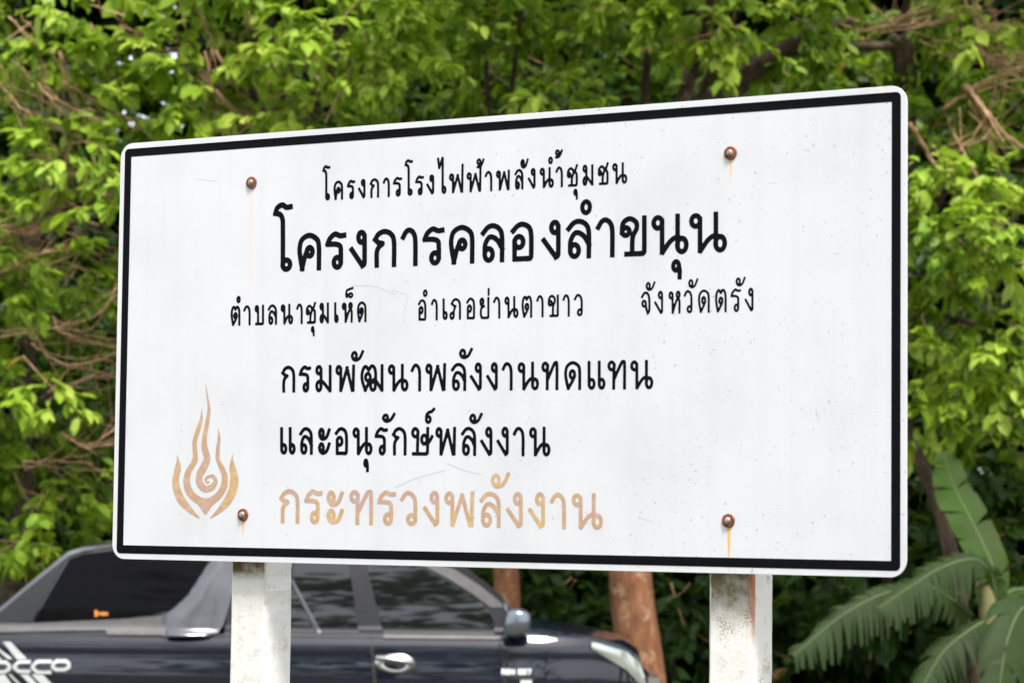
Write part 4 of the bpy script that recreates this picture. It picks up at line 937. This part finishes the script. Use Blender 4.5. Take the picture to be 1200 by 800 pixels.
# banana plants, each leaf its own part
def banana_leaf(parent, off, mid, width, tint, tears=0, tilt=(0, 0, 1), seed=0, droop=.3, blunt=.65):
    """midrib with two halves; a wind-torn half is cut into hanging strips of uneven width"""
    r = random.Random(seed); M_ = catmull([np.array(p)-off for p in mid], 14 if tears > .3 else 9); n = len(M_); V = []; F = []; T_ = []
    tilt = np.array(tilt, float); dn = np.array([0, 0, -1.])
    def frame(i):
        d = M_[min(i+1, n-1)]-M_[max(i-1, 0)]; d /= np.linalg.norm(d); s = np.cross(d, tilt); s /= np.linalg.norm(s)+1e-9
        return d, s
    def w(t): return width*(math.sin(math.pi*min(1, .05+.93*t))**blunt)
    for side in (-1, 1):
        i = 0
        while i < n-1:
            run = 1 if tears > .3 and r.random() < .55 else (2 if tears > .3 else r.randint(3, 7))
            if not tears: run = n-1
            j2 = min(n-1, i+run); k = r.uniform(-.12, .12) if tears else 0; lk = r.uniform(.72, 1.12) if tears > .3 else r.uniform(.95, 1.03); dr = droop*r.uniform(.7, 1.3)
            tt = tint+r.uniform(-.05, .06); base = len(V); m = j2-i+1
            for q in range(m):
                c = M_[i+q]; d, s = frame(i+q); t = (i+q)/(n-1); taper = (q/(m-1)-.5) if m > 1 else 0
                for u in (0, .3, .6, .85, 1.0):
                    ww = w(t)*lk*u; squeeze = -taper*u*u*(.55 if tears > .3 else .12)*np.linalg.norm(M_[j2]-M_[i])
                    wav = .02*math.sin(9*t*3.1+u*2+seed)*u
                    V.append(c+s*side*ww*(1-.25*u*min(1, dr))+d*(ww*(.45+k)+squeeze)+dn*ww*dr*u**1.3+np.array([0, wav, wav*.5])); T_.append(tt-.03*u)
            for q in range(m-1):
                for j in range(4):
                    a_, b_ = base+q*5+j, base+(q+1)*5+j
                    F.append((a_, a_+1, b_+1, b_) if side > 0 else (a_, b_, b_+1, a_+1))
            i = j2
    lf = fast_mesh('banana_leaf', np.array(V), [np.array(F)], M['banana'], parent, np.array(T_))
    b = MB(); b.tube(M_[::2], np.linspace(.012, .003, len(M_[::2])), 5, False); b.build('midrib', M['banana_rib'], lf, True)
    return lf
M['banana_rib'] = simple('banana_midrib', (.09, .13, .04), .6)
M['banana_stem'] = bark('banana_stem', (.08, .07, .03), (.17, .16, .06), (.28, .22, .10), 5)
def A3(px, py, Y): return at(px, py, Y)
bx = at(1165, 600, 21.2)[0]
ban = empty('banana_plant', (bx, 21.2, 0)); tag(ban, 'banana plant with torn arching leaves right of the right post', 'plant', 'banana plants beside the trees'); o_ = np.array([bx, 21.2, 0])
limb([np.array([0,0,0]), np.array([.03,0,.5]), at(1160,730,21.2)-o_, at(1152,680,21.2)-o_], .13, .06, M['banana_stem'], ban, 'stem', 12, 5, .02)
banana_leaf(ban, o_, [A3(1168,705,21.2), A3(1160,670,21.1), A3(1140,655,20.9), A3(1105,664,20.7), A3(1068,686,20.5), A3(1030,712,20.3)], .23, .14, .7, (0, -1, .5), 3, .7, .45)
banana_leaf(ban, o_, [A3(1140,720,21.5), A3(1090,688,21.3), A3(1040,694,21.0), A3(985,722,20.8), A3(930,768,20.6)], .24, .10, .7, (0, -1, .5), 5, .7, .45)
banana_leaf(ban, o_, [A3(1172,705,21.3), A3(1164,665,21.3), A3(1140,612,21.4), A3(1118,570,21.5), A3(1106,530,21.5)], .25, .72, .2, (.6, -.9, .25), 8, .15, .5)
banana_leaf(ban, o_, [A3(1158,725,21.2), A3(1136,738,20.9), A3(1104,765,20.7), A3(1075,815,20.5)], .24, .12, .6, (.1, -.8, .8), 11, .6, .5)
banana_leaf(ban, o_, [A3(1165,710,21.2), A3(1190,690,21.5), A3(1230,700,21.6), A3(1260,740,21.7)], .25, .3, .4, (0, -.6, 1), 13, .7, .5)
bx = at(1215, 600, 20.4)[0]
ban = empty('banana_plant', (bx, 20.4, 0)); tag(ban, 'banana plant cut by the right edge, its leaf folded down like a tent', 'plant', 'banana plants beside the trees'); o_ = np.array([bx, 20.4, 0])
limb([np.array([0,0,0]), np.array([0,0,.6]), at(1212,730,20.4)-o_], .12, .07, M['banana_stem'], ban, 'stem', 12, 5, .02)
banana_leaf(ban, o_, [A3(1210,735,20.4), A3(1204,712,20.3), A3(1192,720,20.1), A3(1178,760,19.9), A3(1168,830,19.7)], .34, .15, .15, (.5, -1, .7), 21, .6)
banana_leaf(ban, o_, [A3(1214,735,20.4), A3(1235,700,20.3), A3(1270,690,20.1), A3(1310,740,19.9)], .34, .3, .2, (0, -.5, 1), 22, .6)
